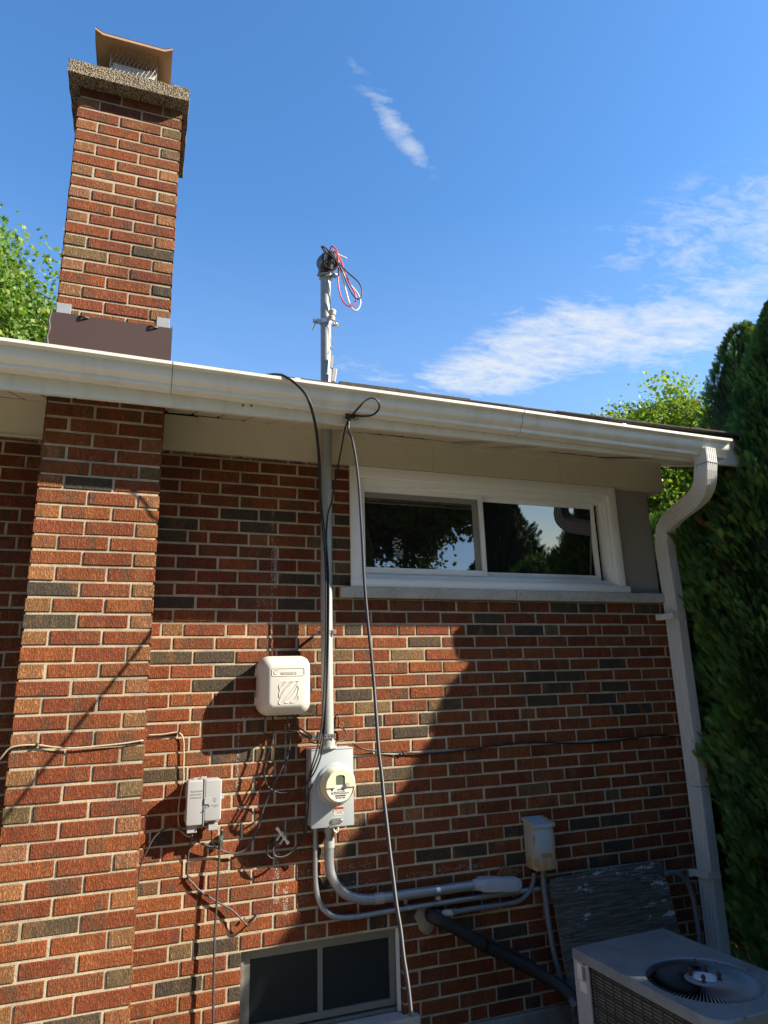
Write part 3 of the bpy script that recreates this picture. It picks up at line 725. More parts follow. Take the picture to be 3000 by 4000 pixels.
# ------------------------------------------------------------------ service mast
def txt(s, size, loc, mat, parent, name='lettering', ext=.0008, rot=(math.pi/2, 0, 0), align='LEFT', bold=.0, sx=1.0):
    cu = bpy.data.curves.new('t', 'FONT'); cu.body = s; cu.size = size; cu.extrude = ext; cu.align_x = align; cu.offset = bold; cu.resolution_u = 2
    ob = bpy.data.objects.new('t', cu); C.objects.link(ob)
    me = bpy.data.meshes.new_from_object(ob.evaluated_get(bpy.context.evaluated_depsgraph_get()))
    bpy.data.objects.remove(ob); bpy.data.curves.remove(cu)
    mt = Matrix.Translation(Vector(loc)) @ Matrix.Rotation(rot[2], 4, 'Z') @ Matrix.Rotation(rot[0], 4, 'X') @ Matrix.Diagonal((sx, 1, 1, 1))
    mb = MB(); mb.add([tuple(mt @ v.co) for v in me.vertices], [tuple(p.vertices) for p in me.polygons]); bpy.data.meshes.remove(me)
    return mb.build(name, mat, parent)
mast = empty('service_mast', (-.172, -.1, -.75), 'galvanised steel service pipe rising from the meter box through the eave to a weatherhead', 'pipe')
mp_ = MB(); mp_.tube([(-.174, -.1, -.745), (-.176, -.1, 0), (-.170, -.1, .9), (-.168, -.1, 1.905)], .0305, 24); mp_.build('mast_pipe', M_GALV, mast, smooth=60)
hb = MB(); hb.tube([(-.174, -.1, -.756), (-.174, -.1, -.722)], .037, 20); hb.tube([(-.174, -.1, -.758), (-.174, -.1, -.748)], .047, 8); hb.build('hub_fitting', M_GALV, mast, smooth=40)
# perforated strap across the mast foot
psb = MB(); zz = -.70
psb.box((-.262, -.137, zz-.011), (-.142, -.1345, zz+.011)); psb.box((-.2635, -.137, zz-.011), (-.2615, -.012, zz+.011)); psb.box((-.29, -.0125, zz-.013), (-.262, -.0095, zz+.013))
mps = psb.build('perforated_strap', M_STEEL, mast)
hp = MB()
for i in range(8): hp.lathe([(.0038, 0), (.001, .0003)], (-.252+i*.0145, -.1373, zz), (0, -1, 0), 8)
hp.build_each('strap_hole', M_DARK, mps)
for zc_ in (-.19,):
    c_ = MB(); c_.lathe([(.033, -.010), (.033, .010)], (-.175, -.1, zc_), n=20); c_.box((-.222, -.075, zc_-.010), (-.204, -.072, zc_+.010)); c_.box((-.150, -.136, zc_-.012), (-.135, -.128, zc_+.012)); c_.box((-.206, -.1, zc_-.009), (-.204, -.004, zc_+.009)); c_.build('pipe_clamp', M_STEEL, mast)
ic = MB(); zc_ = 1.60
ic.lathe([(.0335, -.014), (.0335, .014)], (-.168, -.1, zc_), n=20)
for s in (-1, 1):
    ic.rbox(-.168+s*.052-.026, -.168+s*.052+.026, zc_-.017, zc_+.017, -.098, -.103, .012)
    ic.lathe([(.0001, .010), (.006, .009), (.010, .005), (.011, 0)], (-.168+s*.058, -.103, zc_), (0, -1, 0), 12)
ic.tube([(-.228, -.094, zc_), (-.238, -.05, zc_-.03)], .005, 8)
ico = ic.build('mast_clamp', M_STEEL, mast, smooth=40)
il = MB(); il.lathe([(.001, .062), (.016, .062), (.021, .056), (.021, .034), (.015, .030), (.015, .024), (.022, .020), (.022, .002), (.001, 0)], (-.152, -.152, zc_-.01), (.12, -.35, 1), 20)
il.build('insulator', simple('glazed_porcelain', (.60, .57, .48), .25), ico, smooth=35)
bw_ = MB(); bw_.tube([(-.168, -.15, zc_-.005), (-.163, -.158, 1.50), (-.150, -.155, 1.40)], .0024, 6, smooth=4); bw_.tube([(-.128, -.155, zc_), (-.126, -.15, zc_-.03), (-.142, -.14, 1.40), (-.152, -.138, 1.395)], .0018, 6, smooth=4)
bw_.build('bail_wire', M_STEEL, ico)
wg = MB(); wg.tube([(-.155, -.152, 1.42), (-.149, -.150, 1.36)], .004, 6); wg.box((-.157, -.156, 1.285), (-.141, -.144, 1.365), mtx=Matrix.Translation((-.149, 0, 1.32)) @ Matrix.Rotation(.12, 4, 'Y') @ Matrix.Translation((.149, 0, -1.32)))
wg.box((-.150, -.160, 1.20), (-.124, -.150, 1.285), bev=.002, mtx=Matrix.Translation((-.137, 0, 1.25)) @ Matrix.Rotation(.14, 4, 'Y') @ Matrix.Translation((.137, 0, -1.25)))
wg.build('wedge_clamp', simple('dull_wedge_metal', (.30, .30, .29), .5, .5), ico)
# weatherhead
wh = empty('weatherhead', (-.168, -.12, 1.90), 'black and silver weatherhead cap on top of the tall service pipe', 'weatherhead')
wx, wz = -.163, 1.90
b1 = MB(); b1.lathe([(.034, 0), (.036, .02), (.034, .03)], (wx-.004, -.1, wz), n=24); b1.box((wx-.058, -.128, wz-.004), (wx-.03, -.10, wz+.012), bev=.004); b1.box((wx+.026, -.15, wz-.006), (wx+.056, -.115, wz+.010), bev=.004); b1.lathe([(.041, -.002), (.043, .012)], (wx-.004, -.102, wz-.004), n=20)
b1.build('base_clamp', M_GALV, wh, smooth=40)
axis = Vector((.30, -.92, -.22)).normalized(); cc = Vector((wx, -.125, wz+.088))
b2 = MB(); prof = [(.001, -.075), (.028, -.070), (.046, -.050), (.054, -.022), (.056, .012), (.058, .034)]
b2.lathe(prof, cc, axis, 28); b2.tube([(wx-.004, -.1, wz+.02), (wx-.002, -.108, wz+.07)], .046, 20, radii=[.042, .05]); b2.build('hood_shell', simple('dark_bronze_casting', (.075, .07, .065), .3, .6), wh, smooth=50)
b3 = MB(); b3.lathe([(.0595, .018), (.0595, .036), (.051, .040), (.045, .036), (.0445, .020)], cc, axis, 28); b3.build('rim', simple('dark_plastic_rim', (.03, .028, .027), .3), wh, smooth=40)
b4 = MB(); b4.lathe([(.0001, .0255), (.046, .0255)], cc, axis, 28)
xd = axis.cross(Vector((0, 0, 1))).normalized(); yd = xd.cross(axis)
b4o = b4.build('insert', simple('black_insert', (.006, .006, .007), .25), wh)
b5 = MB()
for a in (90, 210, 330):
    q = cc+axis*.026+xd*(.022*math.cos(math.radians(a)))+yd*(.022*math.sin(math.radians(a)))
    b5.lathe([(.015, 0), (.016, .004), (.013, .005), (.012, .001)], q, axis, 16)
b5.build('cable_port', simple('port_rubber', (.015, .015, .016), .3), wh)
def Wp(L, Y): return [tuple(W(x, y, Y if len(r) == 0 else r[0])) for x, y, *r in L]
def px8(L, ox, oy, s, Y):  # helper: list of zoom points
    return [tuple(W(ox+x/s, oy+y/s, yy)) for (x, y), yy in zip(L, Y if isinstance(Y, (list, tuple)) else [Y]*len(L))]
S5 = 1475/400
def wire_obj(name, pts, r, mat, label, cat='wire', n=8, smooth=8, parent=None, group=None):
    mb = MB(); mb.tube(pts, r, n, smooth=smooth); return mb.build(name, mat, parent, smooth=180, label=label, cat=cat, group=group)
RL = [(520,400),(440,300),(420,255),(540,228),(600,270),(630,380),(640,560),(632,740),(650,900),(690,1010),(760,1085),(820,1095),(875,1040),(885,960),(850,860),(790,760),(740,650),(700,540),(660,430),(600,320),(580,290),(640,400),(712,520)]
YW = -.185
RLr = [(500,330),(540,228),(600,275),(632,390),(634,560),(632,740),(655,900),(700,1020),(770,1088),(830,1088),(875,1035),(885,960),(850,860),(790,750),(740,640),(705,540),(660,430),(620,360),(580,290),(610,330),(665,420),(712,520)]
wire_obj('service_wire', px8(RLr, 1150, 900, S5, [-.15]+[YW]*21), .0040, M_RED, 'red service wire looped out of the weatherhead', 'wire')
RLw = [(510,365),(545,300),(560,290),(590,400),(640,520),(690,660),(720,780),(750,900),(790,1040),(820,1110),(870,1155),(920,1130),(950,1050),(935,960),(890,880),(820,800),(750,700),(690,590),(620,470),(560,360),(545,290),(600,330),(680,370),(755,405)]
wire_obj('service_wire', px8(RLw, 1150, 900, S5, [-.15]+[-.172]*23), .0044, M_WHT, 'cream white service wire looped out of the weatherhead with its cut end to the right', 'wire')
RLk = [(500,400),(430,300),(392,232),(410,228),(500,300),(570,380),(640,470),(720,560),(800,635),(880,700),(940,770),(975,860),(965,950),(920,992),(870,960),(820,890),(770,790),(730,690),(690,590),(620,470),(520,360),(470,330),(430,255),(400,235)]
wire_obj('service_wire', px8(RLk, 1150, 900, S5, [-.14, -.165, -.198]+[-.198]*21), .0042, M_BLK, 'black service wire looped out of the weatherhead', 'wire')

# ------------------------------------------------------------------ meter
mt = empty('meter_box', (-.155, 0, -1.11), 'light grey electric meter box with a round cream meter in its front', 'meter box')
mb = MB(); mb.box((-.262, -.118, -1.112), (-.052, -.004, -.762), bev=.003); mb.build('box_body', M_GREY, mt, smooth=30)
mb = MB(); mb.box((-.2635, -.124, -1.116), (-.0505, -.1185, -.765), bev=.002); mb.box((-.264, -.126, -.7645), (-.050, -.002, -.7585), bev=.002); mb.build('box_cover', M_GREY, mt, smooth=30)
mc = Vector(tuple(W(1312, 3062, -.125)))
ring = MB(); ring.lathe([(.099, 0), (.099, .004), (.094, .010), (.088, .013), (.084, .013), (.082, .006)], (mc.x-.001, -.124, mc.z), (0, -1, 0), 48); ring.build('socket_ring', M_GREY, mt, smooth=40)
md = MB(); md.lathe([(.084, 0), (.084, .022), (.082, .030), (.0745, .075), (.0725, .080), (.070, .082)], (mc.x, -.127, mc.z), (0, -1, 0), 48); mtr = md.build('meter', M_METER, mt, smooth=35)
dp = MB(); dp.lathe([(.0001, 0), (.0705, 0)], (mc.x, -.2045, mc.z), (0, -1, 0), 40); dp.build('dial_plate', M_METERW, mtr)
# upper half-moon bezel, LCD in an arched slot
uh = MB()
def halfmoon(r, zcut, xa, xb, ztop, y0, y1):
    outer = []; n = 36
    a_s = math.asin(zcut/r)
    for k in range(n+1):
        a = a_s+(math.pi-2*a_s)*k/n; outer.append((r*math.cos(a), r*math.sin(a)))
    inner = [(xb, zcut), (xb, ztop-.010), (xb-.005, ztop-.003), ((xa+xb)/2, ztop), (xa+.005, ztop-.003), (xa, ztop-.010), (xa, zcut)]
    poly = outer+[(xa, zcut), (xa, ztop-.010), (xa+.005, ztop-.003), ((xa+xb)/2, ztop), (xb-.005, ztop-.003), (xb, ztop-.010), (xb, zcut)]
    nn = len(poly); vs = [(mc.x+x, y0, mc.z+z) for x, z in poly]+[(mc.x+x, y1, mc.z+z) for x, z in poly]
    uh.add(vs, [tuple(range(nn))[::-1], tuple(range(nn, 2*nn))]+[(k, (k+1) % nn, (k+1) % nn+nn, k+nn) for k in range(nn)])
halfmoon(.0700, -.006, -.024, .022, .050, -.2105, -.2050)
uh.build('bezel', M_METER, mtr)
lc = MB(); lc.box((mc.x-.0235, -.2068, mc.z+.008), (mc.x+.0215, -.2058, mc.z+.046)); lc.build('display', M_LCD, mtr)
bt = MB(); bt.lathe([(.0001, .006), (.010, .006), (.011, 0)], (mc.x+.035, -.2105, mc.z+.004), (0, -1, 0), 20); bt.build('button', simple('clear_button', (.40, .40, .36), .15), mtr, smooth=40)
gl = MB()
for s_, sz, dx, dz, al in (('I-210+C', .0095, -.016, -.0185, 'LEFT'), ('CL200  240V  3W  60Hz', .0055, -.033, -.028, 'LEFT'), ('TYPE  FM2S  WATTHOUR METER', .0045, -.034, -.0345, 'LEFT'), ('Kh 7.2', .0055, .028, -.0345, 'LEFT'), ('270 321 348', .0090, 0, -.0555, 'CENTER')):
    txt(s_, sz, (mc.x+dx, -.2056, mc.z+dz), M_INK, mtr, 'lettering', .0002, align=al, bold=.0002)
bc = MB(); x = mc.x-.026
while x < mc.x+.026:
    w_ = RNG.choice((.0008, .0014, .002)); bc.box((x, -.2054, mc.z-.046), (x+w_, -.2049, mc.z-.040)); x += w_+RNG.choice((.0007, .0012))
bc.lathe([(.0001, .0004), (.005, .0004)], (mc.x-.041, -.2050, mc.z-.016), (0, -1, 0), 14); bc.box((mc.x-.044, -.2053, mc.z-.036), (mc.x-.038, -.2049, mc.z-.026))
bc.build('barcode', M_INK, mtr)
wsx, wsz = float(W(1323, 3167, -.125)[0]), float(W(1323, 3167, -.125)[2])
ws = MB(); ws.box((wsx-.0235, -.1249, wsz-.019), (wsx+.0235, -.1243, wsz+.019)); wso = ws.build('warning_label', M_STICK, mt)
ws = MB(); ws.box((wsx-.0225, -.1254, wsz+.0055), (wsx+.0225, -.12495, wsz+.018)); ws.build('label_band', M_STRED, wso)
ws = MB(); ws.add([(wsx-.0205, -.1258, wsz+.0075), (wsx-.0115, -.1258, wsz+.0075), (wsx-.016, -.1258, wsz+.0160)], [(0, 1, 2)]); ws.build('hazard_triangle', M_INK, wso)
txt('WARNING', .0085, (wsx-.010, -.1256, wsz+.0085), M_INK, wso, ext=.0002, bold=.0004, sx=.85)
for i, s_ in enumerate(('HAZARDOUS VOLTAGE INSIDE', 'CAN SHOCK, BURN', 'OR CAUSE DEATH', 'DO NOT OPEN COVER')):
    txt(s_, .0042, (wsx, -.1251, wsz-.0005-i*.0048), M_INK, wso, ext=.0002, align='CENTER')
sl_ = MB()
for zc_, hh in ((-.83, .024), (-.90, .03)): sl_.box((-.2628, -.098+.0, zc_-hh), (-.2621, -.070, zc_+hh))
sl_.build_each('side_label', M_PINK, mt)
la = MB(); la.rbox(-.165, -.110, -1.100, -1.078, -.1243, -.131, .009, mtx=None); la.box((-.178, -.129, -1.118), (-.13, -.120, -1.108), bev=.002); la.lathe([(.0065, .002), (.004, .004), (.0001, .004)], (-.118, -.131, -1.089), (0, -1, 0), 12); la.build('latch', M_STEEL, mt, smooth=35)
sq = MB(); sq.tube([(-.155, -.120, -1.116), (-.150, -.12, -1.135), (-.138, -.12, -1.142), (-.130, -.12, -1.130), (-.135, -.12, -1.116)], .004, 8, smooth=5); sq.build('seal_ring', M_WHITEP, mt, smooth=180)

# ------------------------------------------------------------------ cable box (off-white with embossed name)
cb = empty('cable_box', (-.39, 0, -.58), 'off-white rounded cable company box with embossed lettering left of the steel mast', 'utility box')
x0, x1, z0, z1 = -.523, -.262, -.592, -.308; YF = -.160
def pill(mb, x0, x1, z0, z1, levels, seg=9, r=.055):
    vs = []; fs = []; n = 4*(seg+1)
    for y, ins, rad in levels:
        for cx, cz, a0 in ((x1-ins-rad, z1-ins-rad, 0), (x0+ins+rad, z1-ins-rad, 90), (x0+ins+rad, z0+ins+rad, 180), (x1-ins-rad, z0+ins+rad, 270)):
            for k in range(seg+1):
                a = math.radians(a0+90*k/seg); vs.append((cx+rad*math.cos(a), y, cz+rad*math.sin(a)))
    for l in range(len(levels)-1):
        for k in range(n): a, b_ = l*n+k, l*n+(k+1) % n; fs.append((a, a+n, b_+n, b_))
    fs.append(tuple(range((len(levels)-1)*n, len(levels)*n))[::-1]); mb.add(vs, fs)
bd = MB(); pill(bd, x0, x1, z0, z1, [(-.004, .004, .05), (-.058, .004, .05)]); bd.build('back_shell', M_WHITEP, cb, smooth=35)
lid = MB(); pill(lid, x0, x1, z0, z1, [(-.058, -.001, .055), (-.075, -.001, .055), (-.100, .002, .053), (-.125, .011, .046), (-.143, .024, .036), (-.153, .036, .027), (-.1582, .044, .021), (YF, .052, .015)])
lido = lid.build('lid', M_WHITEP, cb, smooth=50)
# recessed name plate frame, wordmark and swirl ribs, all in relief
rb = MB()
nx0, nx1, nz0, nz1 = x0+.056, x1-.044, z1-.098, z1-.062
def ribf(pts, r=.0021, yy=YF-.0008): rb.tube([(x, yy, z) for x, z in pts], r, 6, smooth=6)
def rrect(x0, x1, z0, z1, r):
    P = []
    for cx, cz, a0 in ((x1-r, z1-r, 0), (x0+r, z1-r, 90), (x0+r, z0+r, 180), (x1-r, z0+r, 270)):
        for k in range(4): a = math.radians(a0+30*k); P.append((cx+r*math.cos(a), cz+r*math.sin(a)))
    return P+[P[0]]
rb.tube([(x, YF-.0008, z) for x, z in rrect(nx0, nx1, nz0, nz1, .006)], .0015, 6)
ccx, ccz = (nx0+nx1)/2+.002, z0+.116
for sgn, pts in enumerate((
    [(-.045, .028), (-.030, .040), (-.010, .043), (-.018, .038), (-.034, .022), (-.043, .006), (-.045, .028)],
    [(-.020, .030), (.000, .040), (.022, .044), (.010, .036), (-.020, .008), (-.038, -.022), (-.043, -.030), (-.044, -.012), (-.036, .012), (-.020, .030)],
    [(.046, .044), (.030, .042), (.010, .030), (-.016, .004), (-.036, -.030), (-.046, -.056), (-.038, -.060), (-.018, -.040), (.010, -.006), (.034, .026), (.046, .044)],
    [(.042, .024), (.047, .012), (.044, -.010), (.034, -.032), (.016, -.048), (-.006, -.056), (-.018, -.054), (.004, -.034), (.024, -.012), (.036, .010), (.042, .024)],
    [(.043, -.018), (.047, -.034), (.040, -.048), (.024, -.056), (.010, -.056), (.022, -.048), (.036, -.036), (.043, -.018)])):
    ribf([(ccx+a*1.05, ccz+b_*1.02) for a, b_ in pts])
rb.build('relief', M_WHITEP, lido, smooth=60)
txt('comcast', .0235, ((nx0+nx1)/2+.004, YF-.0004, nz0+.009), M_WHITEP, lido, ext=.0024, align='CENTER', bold=.0006)
sw = MB(); sw.tube([(nx0+.020+.0105*math.cos(a)*1.0, YF-.001, (nz0+nz1)/2+.0105*math.sin(a)) for a in np.linspace(.9, 5.1, 14)], .0013, 6); sw.build('logo_swirl', M_WHITEP, lido)
hg = MB()
for zc_ in (z1-.075, z0+.070): hg.box((x0-.010, -.072, zc_-.018), (x0+.004, -.050, zc_+.018), bev=.002); hg.box((x0-.013, -.076, zc_-.020), (x0-.009, -.066, zc_-.002))
hg.build_each('hinge', M_WHITEP, cb)
hs_ = MB(); hs_.rbox(x1-.006, x1+.018, -.486, -.444, -.052, -.064, .010); hs_.build('hasp', M_WHITEP, cb, smooth=40)
hs_ = MB(); hs_.lathe([(.0042, 0), (.004, .002)], (x1+.008, -.0645, -.455), (0, -1, 0), 12); hs_.lathe([(.004, 0), (.001, .0004)], (x1+.007, -.0645, -.477), (0, -1, 0), 12); hs_.build('screw', M_BOLT, cb)

# ------------------------------------------------------------------ telephone interface box
tb = empty('telephone_box', (-.76, 0, -1.06), 'grey plastic telephone interface box low on the sunlit brick left of the meter', 'utility box')
TX0, TX1, TZ0, TZ1 = -.838, -.685, -1.058, -.868
m = MB(); m.rbox(TX0, TX1, TZ0, TZ1, -.004, -.060, .012, er=.003); m.build('back_shell', M_UTIL, tb, smooth=35)
xm = TX0+.076
m = MB(); m.rbox(TX0-.002, xm-.0015, TZ0-.002, TZ1+.001, -.061, -.094, .012, er=.006); ld = m.build('cover', M_UTIL, tb, smooth=35)
m = MB(); m.rbox(xm+.0025, TX1+.002, TZ0+.012, TZ1+.001, -.061, -.0935, .010, er=.006); rd = m.build('access_door', M_UTIL, tb, smooth=35)
m = MB(); m.rbox(xm-.001, xm+.002, TZ0-.004, TZ1+.004, -.06, -.097, .001); m.build('divider_rib', M_UTIL, tb)
for i, s_ in enumerate(('TELEPHONE', 'NETWORK', 'INTERFACE')): txt(s_, .0098, (TX0+.016, -.0942, TZ1-.048-i*.0135), M_UTIL, ld, ext=.0009, bold=.0002)
for i, s_ in enumerate(('TELCO', 'ACCESS', 'ONLY')): txt(s_, .0052, (xm+.048, -.0937, TZ1-.083-i*.0065), M_UTIL, rd, ext=.0006, align='CENTER')
for i, s_ in enumerate(('USE CUSTOMER', 'ACCESS')): txt(s_, .0048, (xm+.050, -.0937, TZ1-.112-i*.0065), M_UTIL, rd, ext=.0006, align='CENTER')
m = MB(); m.rbox(xm+.002, xm+.030, TZ1-.103, TZ1-.076, -.094, -.100, .004); m.tube([(xm+.002, -.1, TZ1-.128), (xm+.026, -.1, TZ1-.112)], .003, 6); m.lathe([(.005, .002), (.003, .004), (.0001, .004)], (xm+.022, -.1, TZ1-.110), (0, -1, 0), 12); m.build('latch', M_UTIL, tb, smooth=35)
m = MB(); m.lathe([(.004, .0), (.0001, .0004)], (xm+.022, -.1045, TZ1-.110), (0, -1, 0), 10); m.build('screw', M_BOLT, tb)
m = MB(); m.rbox(TX1-.004, TX1+.018, TZ0+.098, TZ0+.118, -.05, -.058, .008); m.box((TX0+.062, -.055, TZ1), (TX0+.088, -.045, TZ1+.012), bev=.002); m.box((TX0+.030, -.04, TZ1-.001), (TX0+.060, -.03, TZ1+.008)); m.build_each('mounting_ear', M_UTIL, tb)
for a, b_, zt in ((TX0+.006, TX0+.050, TZ0-.034), (TX1-.052, TX1-.010, TZ0-.030)):
    m = MB(); m.box((a, -.078, zt), (b_, -.03, TZ0-.001), bev=.002); m.build('cable_shroud', M_UTIL, tb)
m = MB()
for zc_ in (TZ1-.045, TZ0+.040): m.box((TX0-.007, -.075, zc_-.024), (TX0-.0005, -.058, zc_+.024), bev=.001)
m.build_each('hinge', M_UTIL, tb)

# ------------------------------------------------------------------ disconnect box
def rust_mat():
    t = NT('rusty_grey_paint'); P = t.pos('World'); x, y, z = t.sep(P)
    a = t.noise(P, 9, 6, .65, sc=(1, 1, .5)); b = t.noise(P, 50, 5, .7); s = t.noise(P, 40, 4, .6, sc=(1, 1, .12))
    low = t.ramp(t.math('ADD', z, t.math('MULTIPLY', a, .12)), -1.36, -1.22, 1, 0); e = t.math('MAXIMUM', t.ramp(t.math('ADD', x, t.math('MULTIPLY', a, .03)), 1.050, 1.085), t.math('MAXIMUM', low, t.math('MULTIPLY', t.math('LESS_THAN', x, .9508), .55)))
    c = t.mix(t.math('MULTIPLY', e, t.ramp(s, .3, .6, .35, 1)), (.34, .42, .46), (.42, .27, .10)); c = t.mix(t.ramp(b, .60, .72, 0, .8), c, (.16, .08, .04))
    return t.done(c, .6, .1, None, .4)
db = empty('disconnect_box', (1.01, 0, -1.43), 'rust-stained grey electrical disconnect box with a lid on the shaded brick', 'electrical box')
m = MB(); m.box((.950, -.112, -1.432), (1.070, -.003, -1.207), bev=.002); m.build('box_body', rust_mat(), db, smooth=30)
m = MB(); m.add([(.944, -.122, -1.222), (1.078, -.122, -1.222), (1.078, -.002, -1.200), (.944, -.002, -1.200), (.944, -.122, -1.206), (1.078, -.122, -1.206), (1.078, -.002, -1.184), (.944, -.002, -1.184)], [(0, 3, 2, 1), (4, 5, 6, 7), (0, 1, 5, 4), (1, 2, 6, 5), (2, 3, 7, 6), (3, 0, 4, 7)])
m.build('lid', rust_mat(), db)
m = MB(); m.rbox(.985, 1.048, -1.372, -1.352, -.1125, -.1150, .006); m.box((.9475, -.115, -1.30), (.9495, -.10, -1.262)); m.box((.9475, -.115, -1.41), (.9495, -.10, -1.372)); m.lathe([(.010, 0), (.0085, .001), (.0001, .001)], (.9495, -.05, -1.385), (-1, 0, 0), 16)
m.build_each('latch', painted('rust_brown', (.30, .20, .10), .3, .7), db)

# ------------------------------------------------------------------ conduits
def conduit(name, L, Y, r, mat, label, **k):
    pts = [tuple(W(x, y, Y)) for x, y in L]; mb = MB(); mb.tube(pts, r, 16, smooth=5); return mb.build(name, mat, None, smooth=60, label=label, cat='conduit', group='conduits on the brick wall', **k), pts
big, bp = conduit('conduit', [(1286, 3232), (1286, 3300), (1286, 3370), (1293, 3415), (1315, 3458), (1352, 3493), (1395, 3509), (1440, 3513), (1480, 3509), (1580, 3495), (1700, 3478), (1862, 3456)], -.045, .0232, M_GALVB, 'thick galvanised conduit curving from under the meter box to the right')
m = MB()
for i in (0, 8, 11):
    q = Vector(bp[i]); d = (Vector(bp[min(i+1, 11)])-Vector(bp[max(i-1, 0)])).normalized()
    m.tube([q-d*.024, q+d*.024], .0255, 16)
q = Vector(bp[1]); m.tube([q+Vector((0, 0, .03)), q-Vector((0, 0, .012))], .0262, 16)
m.build_each('coupling', M_GALV, big, smooth=50)
m = MB(); q = W(1707, 3478, -.045); m.lathe([(.0245, -.011), (.0245, .011)], tuple(q), (1, 0, -.03), 16); m.box((q[0]-.011, -.060, q[2]-.040), (q[0]+.011, -.048, q[2]-.024)); m.build('pipe_clamp', M_STEEL, big)
sm_, sp_ = conduit('conduit', [(1232, 3225), (1232, 3300), (1232, 3400), (1234, 3460), (1244, 3515), (1264, 3552), (1296, 3576), (1340, 3584), (1406, 3578), (1480, 3565), (1590, 3547), (1787, 3516), (1956, 3491), (2060, 3477), (2152, 3464)], -.03, .0128, M_GALVB, 'thin steel conduit running low under the thick one and ending behind the plywood')
m = MB(); q = W(1588, 3530, -.03); m.lathe([(.014, -.008), (.014, .008)], tuple(W(1594, 3546, -.03)), (1, 0, -.03), 12); m.box((q[0]-.009, -.018, q[2]-.008), (q[0]+.009, -.006, q[2]+.026)); m.build('pipe_clamp', M_GALV, sm_)
gc, _ = conduit('conduit', [(1752, 3565), (1800, 3558), (1830, 3552), (1914, 3540), (1998, 3527), (2030, 3517), (2060, 3492), (2080, 3455), (2087, 3410)], -.038, .0125, M_PVC, 'grey plastic conduit curving up into the bottom of the disconnect box')
m = MB(); q = W(1745, 3569, -.038); m.lathe([(.0001, .03), (.014, .026), (.019, .012), (.019, -.012), (.0165, -.030)], tuple(q), (-1, .0, .03), 16)
m.build('connector', painted('cream_fitting', (.55, .46, .34), .1, .5), gc, smooth=40)
m = MB(); q = W(1772, 3562, -.038); m.lathe([(.0165, -.016), (.0165, .016)], tuple(q), (-1, 0, .03), 16); m.build('coupling', M_PVC, gc, smooth=40)
fx = [tuple(W(x, y, yy)) for x, y, yy in ((2122, 3398, -.06), (2124, 3450, -.06), (2132, 3520, -.06), (2146, 3620, -.07), (2164, 3720, -.08), (2186, 3800, -.09), (2208, 3870, -.12), (2240, 3920, -.3))]
cat_ = catmull([Vector(p) for p in fx], 22); radii = [.0145+.0012*math.sin(i*1.35) for i in range(len(cat_))]
m = MB(); m.tube(cat_, 1, 12, radii=radii); m.build('flexible_conduit', M_PVC, None, smooth=70, label='ribbed grey flexible conduit dropping from the disconnect box to the air conditioner', cat='conduit')
rc_ = [tuple(W(x, y, yy)) for x, y, yy in ((2600, 3412, -.12), (2630, 3408, -.12), (2665, 3425, -.12), (2692, 3462, -.12), (2710, 3520, -.12), (2722, 3590, -.12), (2733, 3680, -.12), (2745, 3770, -.14))]
m = MB(); m.tube(rc_, .0140, 14, smooth=6); m.build('conduit', M_PVC, None, smooth=70, label='grey conduit arching out from behind the plywood beside the downspout', cat='conduit', group='conduits on the brick wall')
# LB fitting
lb = empty('elbow_fitting', tuple(W(1950, 3455, -.03)), 'rounded grey conduit body with a screwed cover at the end of the thick conduit', 'fitting')
a = W(1868, 3457, -.05); b_ = W(2032, 3452, -.05)
ang = math.atan2(b_[2]-a[2], b_[0]-a[0]); Lx = math.hypot(b_[2]-a[2], b_[0]-a[0])
mtx = Matrix.Translation((a[0], 0, a[2])) @ Matrix.Rotation(-ang, 4, 'Y')
m = MB(); m.rbox(0.0, Lx+.004, -.033, .031, -.004, -.072, .030, er=.010, mtx=mtx); m.tube([mtx @ Vector((-.03, -.045, 0)), mtx @ Vector((.03, -.045, 0))], .0285, 16, radii=[.0255, .031]); m.build('fitting_body', M_LB, lb, smooth=40)
m = MB(); m.rbox(.022, Lx-.016, -.030, .022, -.0725, -.0785, .025, er=.003, mtx=mtx); m.build('cover', M_LB, lb, smooth=40)
m = MB(); m.lathe([(.005, 0), (.004, .003), (.0001, .003)], tuple(mtx @ Vector((.034, -.0785, -.006))), (0, -1, 0), 12); m.build('screw', M_STEEL, lb)
fm = MB(); rf_ = random.Random(3)
for i in range(60):
    x = 1990+rf_.gauss(0, 26); y = 3405+rf_.gauss(0, 8)+abs(x-1990)*.25
    q = W(x, y, -.012); bm = bmesh.new(); bmesh.ops.create_icosphere(bm, subdivisions=1, radius=rf_.uniform(.006, .013)); bm.verts.index_update()
    fm.add([tuple(v.co*rf_.uniform(.8, 1.25)+Vector(tuple(q))) for v in bm.verts], [tuple(v.index for v in f.verts) for f in bm.faces]); bm.free()
fmo = fm.build('sealing_foam', simple('aged_foam', (.20, .09, .025), .9), None, smooth=60, label='rusty brown sealing foam bulging out behind the grey conduit body', cat='foam')
fm = MB()
for i in range(24):
    q = W(2010+rf_.gauss(0, 16), 3488+rf_.gauss(0, 5), -.012); bm = bmesh.new(); bmesh.ops.create_icosphere(bm, subdivisions=1, radius=rf_.uniform(.005, .010)); bm.verts.index_update()
    fm.add([tuple(v.co+Vector(tuple(q))) for v in bm.verts], [tuple(v.index for v in f.verts) for f in bm.faces]); bm.free()
fm.build('foam_drip', bpy.data.materials['aged_foam'], fmo, smooth=60)
